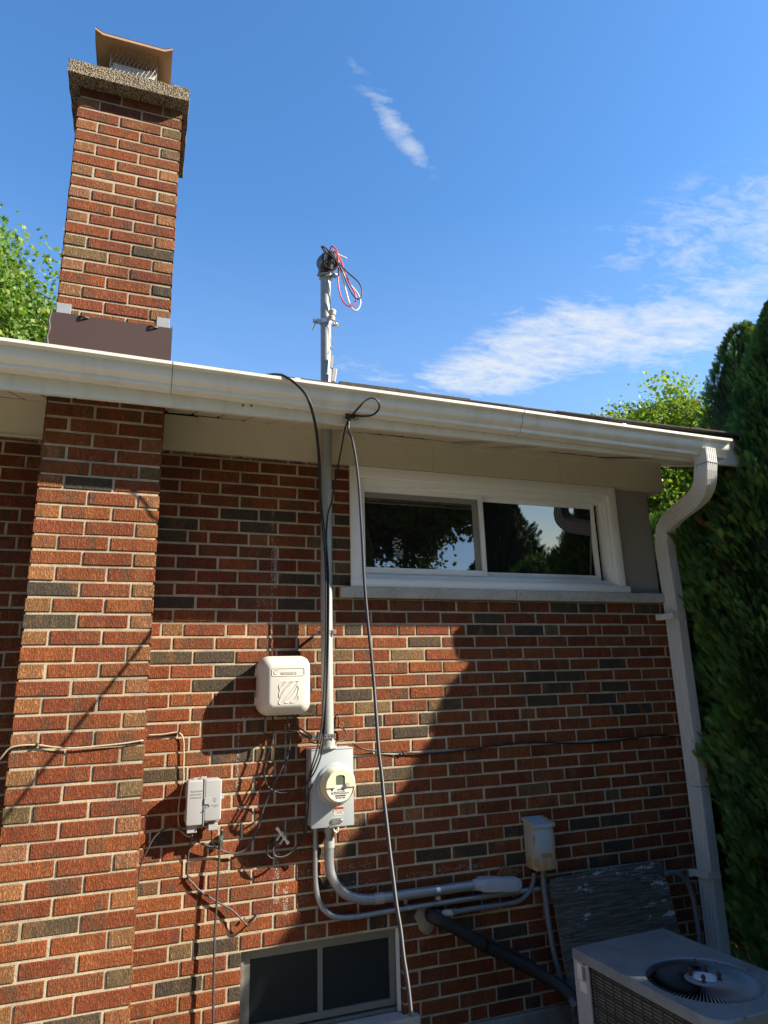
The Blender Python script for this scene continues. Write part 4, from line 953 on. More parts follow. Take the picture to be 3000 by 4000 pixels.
# refrigerant line in black insulation, leaving the wall through a smeared hole
rl = [tuple(W(x, y, yy)) for x, y, yy in ((1685, 3560, .0), (1683, 3578, -.05), (1710, 3592, -.075), (1771, 3622, -.075), (1893, 3694, -.08), (1998, 3746, -.09), (2100, 3800, -.12), (2190, 3854, -.18), (2263, 3925, -.28), (2300, 3985, -.45))]
ri = empty('refrigerant_line', rl[0], 'black foam insulated air conditioner pipe slanting down across the dark brick', 'pipe')
m = MB(); m.tube(rl, .030, 14, smooth=6, radii=[.027, .03, .031, .029, .030, .028, .030, .029, .030, .03]); m.build('insulation', M_FOAM, ri, smooth=70)
m = MB(); m.tube([tuple(W(x, y, yy)) for x, y, yy in ((1700, 3572, -.03), (1800, 3625, -.06), (1900, 3672, -.065), (2000, 3716, -.075), (2080, 3765, -.09), (2120, 3800, -.1))], .013, 8, smooth=5); m.build('small_line', M_FOAM, ri, smooth=70)
m = MB()
for x, y, yy in ((1893, 3694, -.08), (2018, 3757, -.09)):
    q = Vector(tuple(W(x, y, yy))); m.lathe([(.0312, -.012), (.0312, .012)], q, (1, -.05, -.55), 14)
m.build_each('tape_wrap', simple('black_tape', (.008, .008, .009), .25), ri)
pm = MB(); q = W(1672, 3590, -.0); pts_ = []
for k in range(28):
    a = 2*math.pi*k/28; r = 1+.16*math.sin(3*a+.6)+.05*math.sin(7*a); pts_.append((q[0]+.060*r*math.cos(a)*1.15, q[2]+.058*r*math.sin(a)))
pm.add([(x, -.0022, z) for x, z in pts_]+[(q[0], -.007, q[2])]+[(q[0]+(x-q[0])*1.04, .002, q[2]+(z-q[2])*1.04) for x, z in pts_], [(k, (k+1) % 28, 28) for k in range(28)]+[(k+29, (k+1) % 28+29, (k+1) % 28, k) for k in range(28)])
pm.build('mortar_patch', M_FOUND, house, smooth=60)

# ------------------------------------------------------------------ plywood
def ply_mat():
    t = NT('weathered_plywood'); P = t.pos('World')
    w = t.n.new('ShaderNodeTexWave'); w.wave_type = 'BANDS'; w.bands_direction = 'Z'; w.inputs['Scale'].default_value = 11; w.inputs['Distortion'].default_value = 9; w.inputs['Detail'].default_value = 3; w.inputs['Detail Scale'].default_value = 1.1
    mp = t.n.new('ShaderNodeMapping'); mp.inputs['Scale'].default_value = (.45, 1, 1.6); t.l.new(P, mp.inputs[0]); t.l.new(mp.outputs[0], w.inputs['Vector'])
    a = t.noise(P, 5, 6, .7); b = t.noise(P, 22, 6, .75, sc=(.35, 1, 1.2))
    gn = t.noise(P, 16, 7, .7, sc=(.35, 1, 5.0), dist=1.2)
    c = t.mix(t.ramp(gn, .35, .65), (.060, .048, .038), (.175, .160, .140)); c = t.mix(t.ramp(w.outputs['Fac'], .3, .7, 0, .35), c, (.06, .045, .038)); c = t.mix(t.ramp(a, .5, .75, 0, .6), c, (.075, .085, .045))
    x, y, z = t.sep(P); b = t.noise(P, 20, 6, .72, sc=(.42, 1, 1.5))
    edge = t.math('MAXIMUM', t.ramp(z, -1.62, -1.49, .0, .10), t.math('MULTIPLY', t.ramp(x, 1.48, 1.74, 0, .12), t.ramp(z, -1.8, -1.7)))
    m_ = t.math('GREATER_THAN', t.math('ADD', b, edge), .665)
    c = t.mix(m_, c, (.40, .42, .40))
    return t.done(c, .9, 0, t.bump(gn, .4, .0015), .2)
def ywp(z): return -.075-(-1.46-z)*.20
pb = MB()
pl = [(1.045, -1.487), (1.40, -1.478), (1.745, -1.470), (1.775, -1.480), (1.788, -1.50), (1.80, -2.28), (1.045, -2.28)]
n = len(pl); pb.add([(x, ywp(z), z) for x, z in pl]+[(x, ywp(z)+.016, z) for x, z in pl], [tuple(range(n))[::-1], tuple(range(n, 2*n))]+[(k, (k+1) % n, (k+1) % n+n, k+n) for k in range(n)])
pb.build('plywood_board', ply_mat(), None, label='weathered plywood board with flaking white paint leaning on the wall behind the air conditioner', cat='board')

# ------------------------------------------------------------------ air conditioner
TZ = -1.62
ac = empty('air_conditioner', (1.10, -.97, GZ), 'grey outdoor air conditioner with a round spiral fan grille on top beside the wall', 'air conditioner')
rot = Matrix.Translation((1.098, -.968, 0)) @ Matrix.Rotation(math.radians(3), 4, 'Z')
AW, AD = .268, .400
def acout(w, d, rback, rfront, n=6):
    P = []
    for cx, cy, r, a0 in ((w-rback, d-rback, rback, 0), (-w+rback, d-rback, rback, 90), (-w+rfront, -d+rfront, rfront, 180), (w-rfront, -d+rfront, rfront, 270)):
        for k in range(n+1):
            a = math.radians(a0+90*k/n); P.append((cx+r*math.cos(a), cy+r*math.sin(a)))
    return P
fcx, fcy, FR = -.018, -.105, .212
A = lambda x, y, z: tuple(rot @ Vector((x, y, z)))
tp = MB(); out = acout(AW, AD, .012, .085)
def resample(P, n):
    P = P+[P[0]]; L = [0]
    for i in range(1, len(P)): L.append(L[-1]+math.dist(P[i], P[i-1]))
    return [(float(np.interp(L[-1]*k/n, L, [p[0] for p in P])), float(np.interp(L[-1]*k/n, L, [p[1] for p in P]))) for k in range(n)]
NN = 96
# outer loop by angle round the fan centre so that quads do not twist
def hit(ang):
    dx, dy = math.cos(ang), math.sin(ang); best = 9
    for i in range(len(out)):
        (x1_, y1_), (x2_, y2_) = out[i], out[(i+1) % len(out)]
        ex, ey = x2_-x1_, y2_-y1_; den = dx*ey-dy*ex
        if abs(den) < 1e-9: continue
        t = ((x1_-fcx)*ey-(y1_-fcy)*ex)/den; u = ((x1_-fcx)*dy-(y1_-fcy)*dx)/den
        if t > 0 and -1e-6 <= u <= 1+1e-6: best = min(best, t)
    return fcx+dx*best, fcy+dy*best
angs = sorted([2*math.pi*k/NN for k in range(NN)]+[math.atan2(y-fcy, x-fcx) % (2*math.pi) for x, y in out]); angs = [a for i, a in enumerate(angs) if i == 0 or a-angs[i-1] > 1e-4]
NA = len(angs); rings = []
rings.append([(*hit(a), TZ-.040) for a in angs]); rings.append([(*hit(a), TZ-.006) for a in angs])
rings.append([(fcx+(hit(a)[0]-fcx)*.985, fcy+(hit(a)[1]-fcy)*.985, TZ) for a in angs])
rings.append([(fcx+FR*1.03*math.cos(a), fcy+FR*1.03*math.sin(a), TZ+.001) for a in angs]); rings.append([(fcx+FR*math.cos(a), fcy+FR*math.sin(a), TZ-.006) for a in angs]); rings.append([(fcx+FR*math.cos(a), fcy+FR*math.sin(a), TZ-.03) for a in angs])
vs = [A(*p) for R_ in rings for p in R_]; tp.add(vs, [(l*NA+k, l*NA+(k+1) % NA, (l+1)*NA+(k+1) % NA, (l+1)*NA+k) for l in range(len(rings)-1) for k in range(NA)])
top = tp.build('top_panel', M_AC, ac, smooth=35)
gr = MB(); NB = 92
for k in range(NB):
    a = 2*math.pi*k/NB; r0, r1 = .068, FR+.001
    tw = .36; vs = []
    for i in range(7):
        t = i/6; r = r0+(r1-r0)*t; aa = a+tw*.0*t; dw = .0016+.0016*t
        # pressed louvre: one edge high, the other low
        for s, dz in ((-1, -.0045*math.sin(math.pi*min(1, t*1.15))-.001), (1, .0050*math.sin(math.pi*min(1, t*1.15)))):
            vs.append(A(fcx+r*math.cos(aa)-s*dw*math.sin(aa), fcy+r*math.sin(aa)+s*dw*math.cos(aa), TZ-.003+dz+.004*(1-t)))
    gr.add(vs, [(2*i, 2*i+1, 2*i+3, 2*i+2) for i in range(6)])
gr.lathe([(.071, -.001), (.066, .003), (.060, .004), (.0001, .004)], A(fcx, fcy, TZ), n=40)
gro = gr.build('fan_grille', M_AC, ac, smooth=40)
m = MB(); m.lathe([(.044, .004), (.041, .0075), (.0001, .0085)], A(fcx+.008, fcy-.002, TZ), n=24); m.build('hub_cap', painted('chalky_cap', (.50, .56, .58), .2, .7), gro, smooth=40)
for a in (20, 110, 200, 290):
    q = A(fcx+.008+.052*math.cos(math.radians(a+18)), fcy-.002+.052*math.sin(math.radians(a+18)), TZ+.004)
    m = MB(); m.lathe([(.009, 0), (.009, .004), (.005, .005), (.005, .012), (.008, .013), (.009, .019), (.006, .026), (.0001, .029)], q, n=10); m.build('acorn_bolt', M_BOLT, gro, smooth=50)
for dx, dy in ((-.15, .12), (.12, .155), (-.13, -.30), (.222, -.02)):
    m = MB(); m.lathe([(.005, 0), (.004, .003), (.0001, .004)], A(fcx+dx, fcy+dy, TZ), n=8); m.build('screw', M_BOLT, top)
m = MB(); Z0, Z1 = GZ+.08, TZ-.006
inn = acout(AW-.022, AD-.022, .02, .07, 5); n = len(inn)
m.add([A(x, y, Z0) for x, y in inn]+[A(x, y, Z1-.03) for x, y in inn], [(k, (k+1) % n, (k+1) % n+n, k+n) for k in range(n)])
def coil_mat():
    t = NT('coil_fins'); P = t.pos('World'); w = t.n.new('ShaderNodeTexWave'); w.bands_direction = 'Z'; w.inputs['Scale'].default_value = 24; w.inputs['Distortion'].default_value = .6; t.l.new(P, w.inputs['Vector'])
    a = t.noise(P, 30, 5, .7); c = t.mix(w.outputs['Fac'], (.03, .03, .028), (.19, .19, .165)); c = t.mix(t.ramp(a, .66, .72), c, (.30, .29, .25))
    return t.done(c, .7, .3, t.bump(w.outputs['Fac'], .8, .004))
coil = m.build('coil', coil_mat(), ac)
m = MB(); outp = resample(acout(AW-.008, AD-.008, .02, .075, 6), 46)
for x, y in outp: m.tube([A(x, y, Z0), A(x, y, Z1-.02)], .0028, 5)
for z in np.linspace(Z0+.05, Z1-.05, 9):
    m.tube([A(x, y, z) for x, y in outp]+[A(*outp[0], z)], .0020, 4)
m.build('wire_guard', simple('guard_wire', (.035, .032, .03), .6, .2), ac)
m = MB(); m.box((-AW+.004, AD-.105, Z0), (-AW+.014, AD-.006, Z1-.012), mtx=rot, bev=.002); m.box((-AW+.0145, AD-.012, Z0), (AW-.006, AD-.006, Z1-.012), mtx=rot, bev=.002)
m.build('corner_post', painted('condenser_post', (.40, .38, .39), .1, .5, dirtamt=.2), ac)
m = MB(); m.box((-AW-.002, -AD-.002+.0, GZ+.02), (AW+.002, AD+.002, Z0), mtx=rot, bev=.008); m.build('base_pan', M_AC, ac)
m = MB(); m.box((-AW+.0030, AD-.060, Z1-.105), (-AW+.0035, AD-.030, Z1-.045), mtx=rot); m.box((-AW+.0030, AD-.088, Z1-.100), (-AW+.0036, AD-.064, Z1-.050), mtx=rot, m=1); m.box((-AW+.0030, AD-.085, Z1-.150), (-AW+.0035, AD-.040, Z1-.110), mtx=rot); m.build('sticker', [M_STICK, simple('sticker_grey', (.16, .16, .17), .5)], ac)
m = MB()
for z in (Z1-.035, Z1-.36): m.lathe([(.007, 0), (.005, .003), (.0001, .003)], A(-AW+.003, AD-.082, z), (-1, 0, 0), 10)
m.build_each('screw', M_BOLT, ac)
m = MB(); m.box((-AW+.006, -AD+.07, Z1-.034), (-AW+.012, AD-.02, Z1-.030), mtx=rot); m.box((-AW+.03, -AD+.02, GZ+.1), (AW-.03, AD-.03, TZ-.10), mtx=rot); m.build('interior', M_DARK, ac)
pd = MB(); pd.box((.72, -1.48, GZ-.05), (1.50, -.45, GZ+.04), bev=.01); pd.build('equipment_pad', M_FOUND, None, label='concrete pad under the air conditioner', cat='pad')

# ------------------------------------------------------------------ cables
def zs(L, ox, oy, s, Y):
    return [tuple(W(ox+q[0]/s, oy+q[1]/s, q[2] if len(q) > 2 else Y)) for q in L]
def cable(L, r, mat, label, Y=None, n=8, sm=6, name='cable', cat='cable', ties=()):
    pts = [tuple(W(q[0], q[1], q[2] if len(q) > 2 else Y)) for q in L]
    mb = MB(); mb.tube(pts, r, n, smooth=sm); o = mb.build(name, mat, None, smooth=180, label=label, cat=cat, group='cables along the wall')
    for t in ties:
        q = Vector(pts[t]); d = (Vector(pts[min(t+1, len(pts)-1)])-Vector(pts[max(0, t-1)])).normalized()
        m = MB(); m.tube([q-d*.003, q+d*.003], r+.0045, 8); m.tube([q, q+Vector((.012, -.004, .004))], .0012, 4); m.build('cable_tie', M_BLK, o, smooth=60)
    return o
A1 = [(1042,1463,-.60),(1070,1462,-.68),(1102,1466,-.728),(1145,1493,-.735),(1187,1535,-.738),(1208,1577,-.738),(1226,1644,-.70),(1238,1722,-.60),(1244,1795,-.45),(1250,1962,-.25),(1258,2052,-.17),(1267,2142,-.145),(1272,2263,-.142),(1273,2504,-.142),(1269,2595,-.142),(1262,2737,-.145),(1253,2858,-.16),(1237,2930,-.18),(1218,2993,-.19),(1204,3051,-.165),(1206,3110,-.135),(1200,3186,-.10),(1186,3256,-.07),(1149,3321,-.06),(1100,3353,-.06),(1062,3353,-.06),(1043,3333,-.06),(1051,3298,-.06),(1070,3272,-.05)]
cable(A1, .0040, M_BLK, 'black cable from over the gutter down the mast to the dangling ground block', ties=(9, 11, 19))
A2 = [(1050,1462,-.60),(1078,1461,-.68),(1108,1466,-.730),(1151,1493,-.737),(1193,1535,-.740),(1214,1577,-.740),(1232,1644,-.702),(1243,1722,-.602),(1249,1795,-.452),(1255,1962,-.252),(1265,2052,-.165),(1276,2142,-.140),(1284,2263,-.138),(1284,2404,-.138),(1280,2595,-.138),(1274,2737,-.14),(1268,2858,-.155),(1253,2954,-.175),(1228,3017,-.185),(1208,3046,-.17),(1189,3068,-.12),(1141,3092,-.07),(1093,3097,-.06),(1049,3075,-.06),(1033,3027,-.06),(1040,2969,-.06),(1059,2911,-.06),(1069,2858,-.06),(1066,2810,-.06),(1061,2785,-.05)]
cable(A2, .0040, M_BLK, 'black cable from over the gutter looping back up into the off-white cable box')
A3 = [(1361,1640,-.625),(1350,1666,-.60),(1334,1751,-.48),(1313,1859,-.32),(1295,1962,-.20),(1283,1998,-.165),(1275,2070,-.140),(1274,2133,-.132),(1279,2263,-.130),(1278,2504,-.130),(1275,2700,-.132),(1262,2858,-.15),(1245,2944,-.18),(1222,3005,-.19),(1206,3048,-.168)]
cable(A3, .0042, M_BLK, 'black cable slanting from the knot on the fascia onto the mast')
A4 = [(1362,1645,-.635),(1361,1677,-.64),(1373,1707,-.645),(1385,1762,-.65),(1396,1838,-.65),(1402,1900,-.65),(1409,2010,-.65),(1417,2142,-.65),(1423,2263,-.65),(1431,2365,-.645),(1442,2480,-.64),(1454,2593,-.63),(1464,2713,-.62),(1471,2810,-.61),(1479,2930,-.60),(1491,3027,-.59),(1500,3123,-.58),(1510,3210,-.57),(1522,3320,-.56),(1537,3441,-.55),(1549,3538,-.54),(1565,3634,-.53),(1577,3740,-.52),(1594,3851,-.51),(1607,3971,-.50),(1625,4140,-.48),(1640,4300,-.45)]
def swing(x, y):
    "the depth at which the sagging cable passes this line of sight: it leans outwards .62 m per metre of drop"
    Y = -.7
    for _ in range(60):
        z = float(W(x, y, Y)[2]); Yn = -.650-.40*max(0, .85-max(z, .40))-.62*max(0, .40-z); Y += .35*(Yn-Y)
    return min(Y, -.64)
A4 = [A4[0], A4[1]]+[(x, y, swing(x, y)) for x, y, _ in A4[2:-2]]
_e = Vector(tuple(W(*A4[-1]))); _d = Vector(tuple(W(*A4[-1])))-Vector(tuple(W(*A4[-3])))
cable(A4, .0060, M_BLK, 'long thick black cable hanging free from the knot past the window to the ground', sm=5)
KN = [(1361,1640,-.63),(1377,1620,-.70),(1404,1589,-.748),(1430,1563,-.755),(1451,1554,-.757),(1469,1560,-.757),(1481,1578,-.752),(1480,1596,-.74),(1466,1614,-.71),(1445,1624,-.67),(1409,1626,-.64),(1385,1624,-.63),(1362,1632,-.625)]
kn = cable(KN, .0048, M_BLK, 'loop of black cable standing out from the wire knot on the fascia')
m = MB(); rk = random.Random(9); q0 = Vector(tuple(W(1368, 1631, -.625)))
for i in range(7):
    ax = Vector((rk.uniform(-1, 1), rk.uniform(-1, 1), rk.uniform(-.6, .6))).normalized(); ctr = q0+Vector((rk.uniform(-.022, .030), rk.uniform(-.006, .004), rk.uniform(-.006, .008)))
    rr_ = rk.uniform(.010, .018); x = ax.orthogonal().normalized(); y = ax.cross(x)
    m.tube([ctr+x*rr_*math.cos(a)+y*rr_*math.sin(a)*.8 for a in np.linspace(0, 6.4, 13)], .0020, 5, smooth=2)
m.tube([q0+Vector((-.004, 0, -.004)), q0+Vector((.006, -.01, .01)), q0+Vector((.024, 0, .002))], .006, 6, smooth=3)
m.build('wire_knot', M_BLK, kn, smooth=180)
m = MB(); m.tube([(q0.x-.03, -.606, q0.z), (q0.x-.03, -.63, q0.z), (q0.x-.022, -.635, q0.z+.006), (q0.x-.012, -.628, q0.z+.002)], .0022, 6, smooth=4)
m.build('screw_eye', M_STEEL, None, smooth=180, label='small screw eye in the white fascia holding the cable knot', cat='hook')
h = W(1352, 1700, -.022); m = MB(); m.tube([(h[0]-.004, -.031, h[2]+.012), (h[0]-.002, -.045, h[2]+.002), (h[0]+.004, -.052, h[2]-.010), (h[0]+.014, -.052, h[2]-.010), (h[0]+.018, -.05, h[2]+.002), (h[0]+.010, -.05, h[2]+.008)], .0022, 6, smooth=5)
m.build('screw_hook', M_STEEL, None, smooth=180, label='little open screw hook in the cream board under the eave right of the mast', cat='hook')
cable([(1380,2905,-.10),(1404,2921,-.04),(1464,2933,-.012),(1575,2940,-.010),(1700,2942,-.010),(1850,2925,-.010),(2000,2906,-.010),(2069,2901,-.010),(2199,2903,-.010),(2307,2902,-.010),(2428,2891,-.010),(2542,2874,-.010),(2591,2873,-.010),(2654,2880,-.012),(2690,2884,-.01)], .0046, M_BLK, 'thin black cable running level across the brick from the meter box to the downspout', ties=(3, 7, 11, 12))
cable([(-30,2990,-.36),(0,2964,-.385),(42,2921,-.396),(145,2910,-.396),(199,2917,-.398),(271,2922,-.402),(362,2916,-.402),(482,2904,-.400),(560,2892,-.397)], .0032, M_BEIGE, 'beige cable stapled across the front of the brick chimney breast', ties=(3,))
cable([(577,2872,-.010),(640,2868,-.010),(697,2862,-.010),(714,2880,-.011),(718,2940,-.012),(717,3000,-.012),(717,3048,-.012),(702,3120,-.012),(696,3199,-.012),(705,3241,-.012),(729,3265,-.03),(748,3268,-.04)], .0032, M_BEIGE, 'beige cable turning down beside the grey telephone box', ties=(2,))
cable([(516,3760,-.008),(519,3693,-.010),(531,3542,-.010),(539,3449,-.012),(551,3374,-.02),(573,3325,-.03),(603,3271,-.03),(639,3241,-.03),(681,3232,-.03),(711,3244,-.03),(753,3277,-.03),(808,3304,-.03),(850,3313,-.03),(874,3325,-.02),(916,3334,-.02),(958,3319,-.02),(990,3272,-.03),(1011,3227,-.04),(1031,3154,-.05),(1060,3085,-.05),(1096,3011,-.05),(1125,2950,-.05),(1133,2881,-.05),(1129,2841,-.05),(1120,2785,-.05)], .0042, M_DGR, 'dark grey cable arching from the chimney breast corner up to the cable box')
cable([(864,3272,-.03),(859,3313,-.035),(847,3518,-.04),(839,3633,-.04),(832,4000,-.045),(829,4180,-.045)], .0052, M_DGR, 'straight faded black cable dropping from the clamp below the telephone box', sm=3)
cable([(750,3262,-.05),(745,3290,-.02),(735,3350,-.012),(734,3428,-.010),(755,3452,-.012),(777,3476,-.012),(844,3521,-.014),(904,3554,-.02),(946,3594,-.03),(964,3612,-.03),(988,3603,-.03),(1001,3579,-.010),(1000,3570,.01)], .0042, M_DGR, 'grey cable crossing diagonally under the telephone box into a hole in the brick', ties=(3,))
cable([(826,3245,-.055),(827,3285,-.05),(838,3305,-.04),(856,3312,-.03)], .0030, M_BLK, 'short black lead from the right shroud of the telephone box to the clamp')
cable([(1040,2785,-.05),(1037,2804,-.03),(1021,2826,-.02),(1020,2849,-.015),(1031,2863,-.015),(1055,2867,-.015),(1088,2861,-.015),(1129,2857,-.015),(1165,2861,-.015)], .0022, M_BLK, 'thin black wire looping under the left end of the cable box')
cable([(1147,2780,-.05),(1149,2810,-.045),(1155,2836,-.04),(1178,2867,-.04),(1202,2880,-.06),(1216,2900,-.09),(1250,2904,-.13)], .0036, M_BLK, 'black cable from the cable box ending on top of the meter box')
cable([(1153,2780,-.045),(1157,2812,-.04),(1168,2842,-.035),(1192,2858,-.035),(1212,2870,-.05),(1228,2888,-.08),(1240,2900,-.10)], .0036, M_DGR, 'second darker grey cable from the cable box to the top of the meter box')
cable([(1319,2778,.01),(1322,2800,-.01),(1324,2815,-.012),(1323,2836,-.012),(1348,2853,-.02),(1358,2873,-.03),(1348,2889,-.05),(1325,2895,-.07),(1305,2899,-.09)], .0036, M_BLK, 'short black cable curling right of the mast foot onto the meter box', ties=(3,))
cable([(1195,2955,-.01),(1190,3120,-.012),(1192,3195,-.012),(1141,3231,-.04),(1100,3248,-.06),(1092,3244,-.06)], .0018, M_DGR, 'thin ground wire running from beside the meter box to the ground block')
cable([(1224,3062,-.16),(1206,3090,-.10),(1198,3150,-.01),(1202,3200,-.01),(1199,3240,-.03),(1172,3290,-.05),(1130,3335,-.06),(1096,3348,-.065),(1074,3342,-.065),(1066,3322,-.065),(1075,3300,-.06)], .0034, M_DGR, 'grey jacketed cable looping beside the black one up to the ground block')
gbk = empty('ground_block', tuple(W(1104, 3262, -.06)), 'small cream coax ground block dangling by its cables left of the meter conduit', 'connector')
a = Vector(tuple(W(1081, 3233, -.06))); b_ = Vector(tuple(W(1127, 3295, -.06))); d = (b_-a); L_ = d.length; d.normalize(); pz_ = Vector((d.z, 0, -d.x))
m = MB()
for t0, t1, w_ in ((0, .16, .0075), (.18, .30, .006), (.32, .44, .0085), (.46, .55, .005), (.57, .72, .0085), (.74, .84, .006), (.86, 1, .0085)):
    m.tube([a+d*L_*t0, a+d*L_*t1], w_, 8)
m.build('block', M_WHT, gbk, smooth=40)
m = MB()
for t in (.38, .64):
    q = a+d*L_*t; e = q+Vector((-.022, 0, -.028)); m.tube([q, e], .0046, 8)
m.build_each('coax_connector', M_WHITEP, gbk, smooth=40)
m = MB()
for t in (.36, .62): m.lathe([(.006, 0), (.004, .004), (.0001, .004)], a+d*L_*t+Vector((.006, -.008, .004)), (0, -1, 0), 10)
m.build_each('screw', M_STEEL, gbk)
q = W(862, 3283, -.02); cl = MB(); cl.box((q[0]-.012, -.035, q[2]-.020), (q[0]+.010, -.002, q[2]+.022), bev=.004); cl.tube([(q[0], -.03, q[2]+.02), (q[0]+.006, -.04, q[2]+.045), (q[0]-.004, -.04, q[2]+.05)], .004, 6, smooth=4); cl.tube([(q[0], -.03, q[2]-.01), (q[0]-.03, -.03, q[2]-.03), (q[0]-.06, -.03, q[2]-.018)], .005, 6, smooth=4)
cl.build('drop_clamp', simple('weathered_clamp', (.07, .09, .08), .5, .3), None, smooth=40, label='dark weathered drop cable clamp on the brick below the telephone box', cat='clamp')
q = W(957, 3590, -.02); cl = MB(); cl.lathe([(.007, 0), (.006, .006), (.0001, .008)], (q[0], -.012, q[2]), (0, -1, 0), 10); cl.build('cable_clip', M_PVC, None, label='grey screw clip holding the cable end by the hole in the brick', cat='clip')

# ------------------------------------------------------------------ vegetation
def fill_mesh(name, V, F, Cc, mat, parent, matidx=None):
    "V (n,3), F (m,k) same size faces, Cc per-face colour"
    me = bpy.data.meshes.new(name); off = np.array(parent['wl_']) if parent is not None else np.zeros(3)
    V = V-off; k = F.shape[1]
    me.vertices.add(len(V)); me.vertices.foreach_set('co', V.astype(np.float32).ravel())
    me.loops.add(F.size); me.loops.foreach_set('vertex_index', F.astype(np.int32).ravel())
    me.polygons.add(len(F)); me.polygons.foreach_set('loop_start', np.arange(0, F.size, k, dtype=np.int32))
    at = me.color_attributes.new(name='Col', type='FLOAT_COLOR', domain='CORNER')
    at.data.foreach_set('color', np.repeat(np.c_[Cc, np.ones(len(Cc))].astype(np.float32), k, axis=0).ravel())
    me.materials.append(mat); me.update(calc_edges=True); me.validate()
    o = bpy.data.objects.new(name, me); C.objects.link(o); o.parent = parent; o['wl_'] = list(off); return o
def frames(Nrm, rng):
    Nrm = Nrm/np.linalg.norm(Nrm, axis=1, keepdims=True); r = rng.normal(size=Nrm.shape); X = np.cross(Nrm, r); X /= np.linalg.norm(X, axis=1, keepdims=True); return X, np.cross(Nrm, X), Nrm
def leaves(P, Nrm, size, tmpl, faces, rng, up=None):
    "instance a small flat leaf outline at points P"
    if up is None: X, Y, Z = frames(Nrm, rng)
    else:
        Y = up/np.linalg.norm(up, axis=1, keepdims=True); X = np.cross(Y, Nrm); X /= np.linalg.norm(X, axis=1, keepdims=True)+1e-9; Z = np.cross(X, Y)
    T = np.array(tmpl); n = len(T)
    V = P[:, None, :]+size[:, None, None]*(X[:, None, :]*T[None, :, 0, None]+Y[:, None, :]*T[None, :, 1, None]+Z[:, None, :]*T[None, :, 2, None])
    F = (np.array(faces)[None]+(np.arange(len(P))*n)[:, None, None]).reshape(-1, len(faces[0]))
    return V.reshape(-1, 3), F
SPRAY_T = [(0, 0, 0), (.10, .5, .03), (0, 1, 0), (-.10, .5, .03)]; SPRAY = []; SPF = []
def spray_template():
    T = []; F = []
    def finger(ox, oy, ang, L, w, z=0):
        ca, sa = math.cos(ang), math.sin(ang); b0 = len(T)
        for u, v in ((-w, 0), (w, 0), (w*.8, L*.7), (-w*.3, L)):
            T.append((ox+u*sa+v*ca, oy-u*ca*0+v*sa+u*ca*-1, z+.06*v)); 
        F.append((b0, b0+1, b0+2, b0+3))
    finger(0, 0, math.pi/2, 1.0, .020)
    for i, (t, L) in enumerate(((.08, .40), (.20, .46), (.32, .46), (.44, .42), (.56, .36), (.68, .30), (.80, .20))):
        for s in (-1, 1):
            finger(0, t, math.pi/2+s*.55, L, .024, .02*(i % 2)*s)
    return T, F
ST, SF = spray_template()
def arborvitae(x, y, z0, ztop, rad, label, count=9000, seed=1, tip=None, size=.062, col=(.070, .155, .036), lo=.0, rfun=None, face=None):
    rng = np.random.default_rng(seed)
    t = empty('arborvitae', (x, y, GZ), label, 'evergreen', 'arborvitae row along the fence')
    tr = MB(); tr.tube([(x, y, GZ), (x+.02, y, (GZ+ztop)/2), (x, y, ztop-.3)], .05, 8, radii=[.07, .05, .015]); tr.build('trunk', M_BARK, t, smooth=60)
    h = rng.random(count)**.9; a = rng.random(count)*2*math.pi
    if face is not None: a = np.where(rng.random(count) < .8, face+rng.uniform(-1.75, 1.75, count), a)
    zz = z0+h*(ztop-z0)
    prof = (rfun(h) if rfun else np.minimum(1, (1-h)*2.6+.0)**.62*np.minimum(1, .72+h*1.2))
    lump = 1+.07*np.sin(a*5+zz*5)+.06*np.sin(a*9-zz*9+1)+.05*np.sin(a*17+zz*19)
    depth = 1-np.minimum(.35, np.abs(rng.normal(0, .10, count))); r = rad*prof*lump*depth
    P = np.c_[x+r*np.cos(a), y+r*np.sin(a), zz]
    out = np.c_[np.cos(a), np.sin(a), np.zeros(count)]
    up = out*rng.uniform(.25, .8, count)[:, None]+np.c_[np.zeros(count), np.zeros(count), rng.uniform(.7, 1.2, count)]+rng.normal(0, .20, (count, 3))
    side = np.cross(out, up)+rng.normal(0, .4, (count, 3))
    sz = size*rng.uniform(.7, 1.35, count)
    V, F = leaves(P, side+out*.6, sz, ST, SF, rng, up=up)
    clump = .78+.5*(.5+.5*np.sin(a*7+zz*8+2*np.sin(zz*5)))
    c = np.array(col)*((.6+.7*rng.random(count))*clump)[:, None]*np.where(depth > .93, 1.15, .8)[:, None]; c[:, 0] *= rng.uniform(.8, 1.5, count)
    br = rng.random(count) < .018; c[br] = (.16, .06, .03)
    Cf = np.repeat(c, len(SF), axis=0)
    # solid dark green inner core filling the crown
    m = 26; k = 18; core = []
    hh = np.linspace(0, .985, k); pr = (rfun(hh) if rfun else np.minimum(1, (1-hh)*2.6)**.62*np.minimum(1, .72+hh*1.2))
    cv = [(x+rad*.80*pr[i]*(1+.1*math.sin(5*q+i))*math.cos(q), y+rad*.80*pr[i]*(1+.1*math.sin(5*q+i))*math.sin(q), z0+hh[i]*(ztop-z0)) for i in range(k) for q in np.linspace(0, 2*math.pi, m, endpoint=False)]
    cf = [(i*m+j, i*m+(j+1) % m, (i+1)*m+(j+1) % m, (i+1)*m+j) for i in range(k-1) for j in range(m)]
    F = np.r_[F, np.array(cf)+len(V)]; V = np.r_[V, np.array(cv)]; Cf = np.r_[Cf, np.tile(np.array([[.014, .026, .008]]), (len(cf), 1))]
    fill_mesh('crown', V, F, Cf, M_THUJA, t); return t
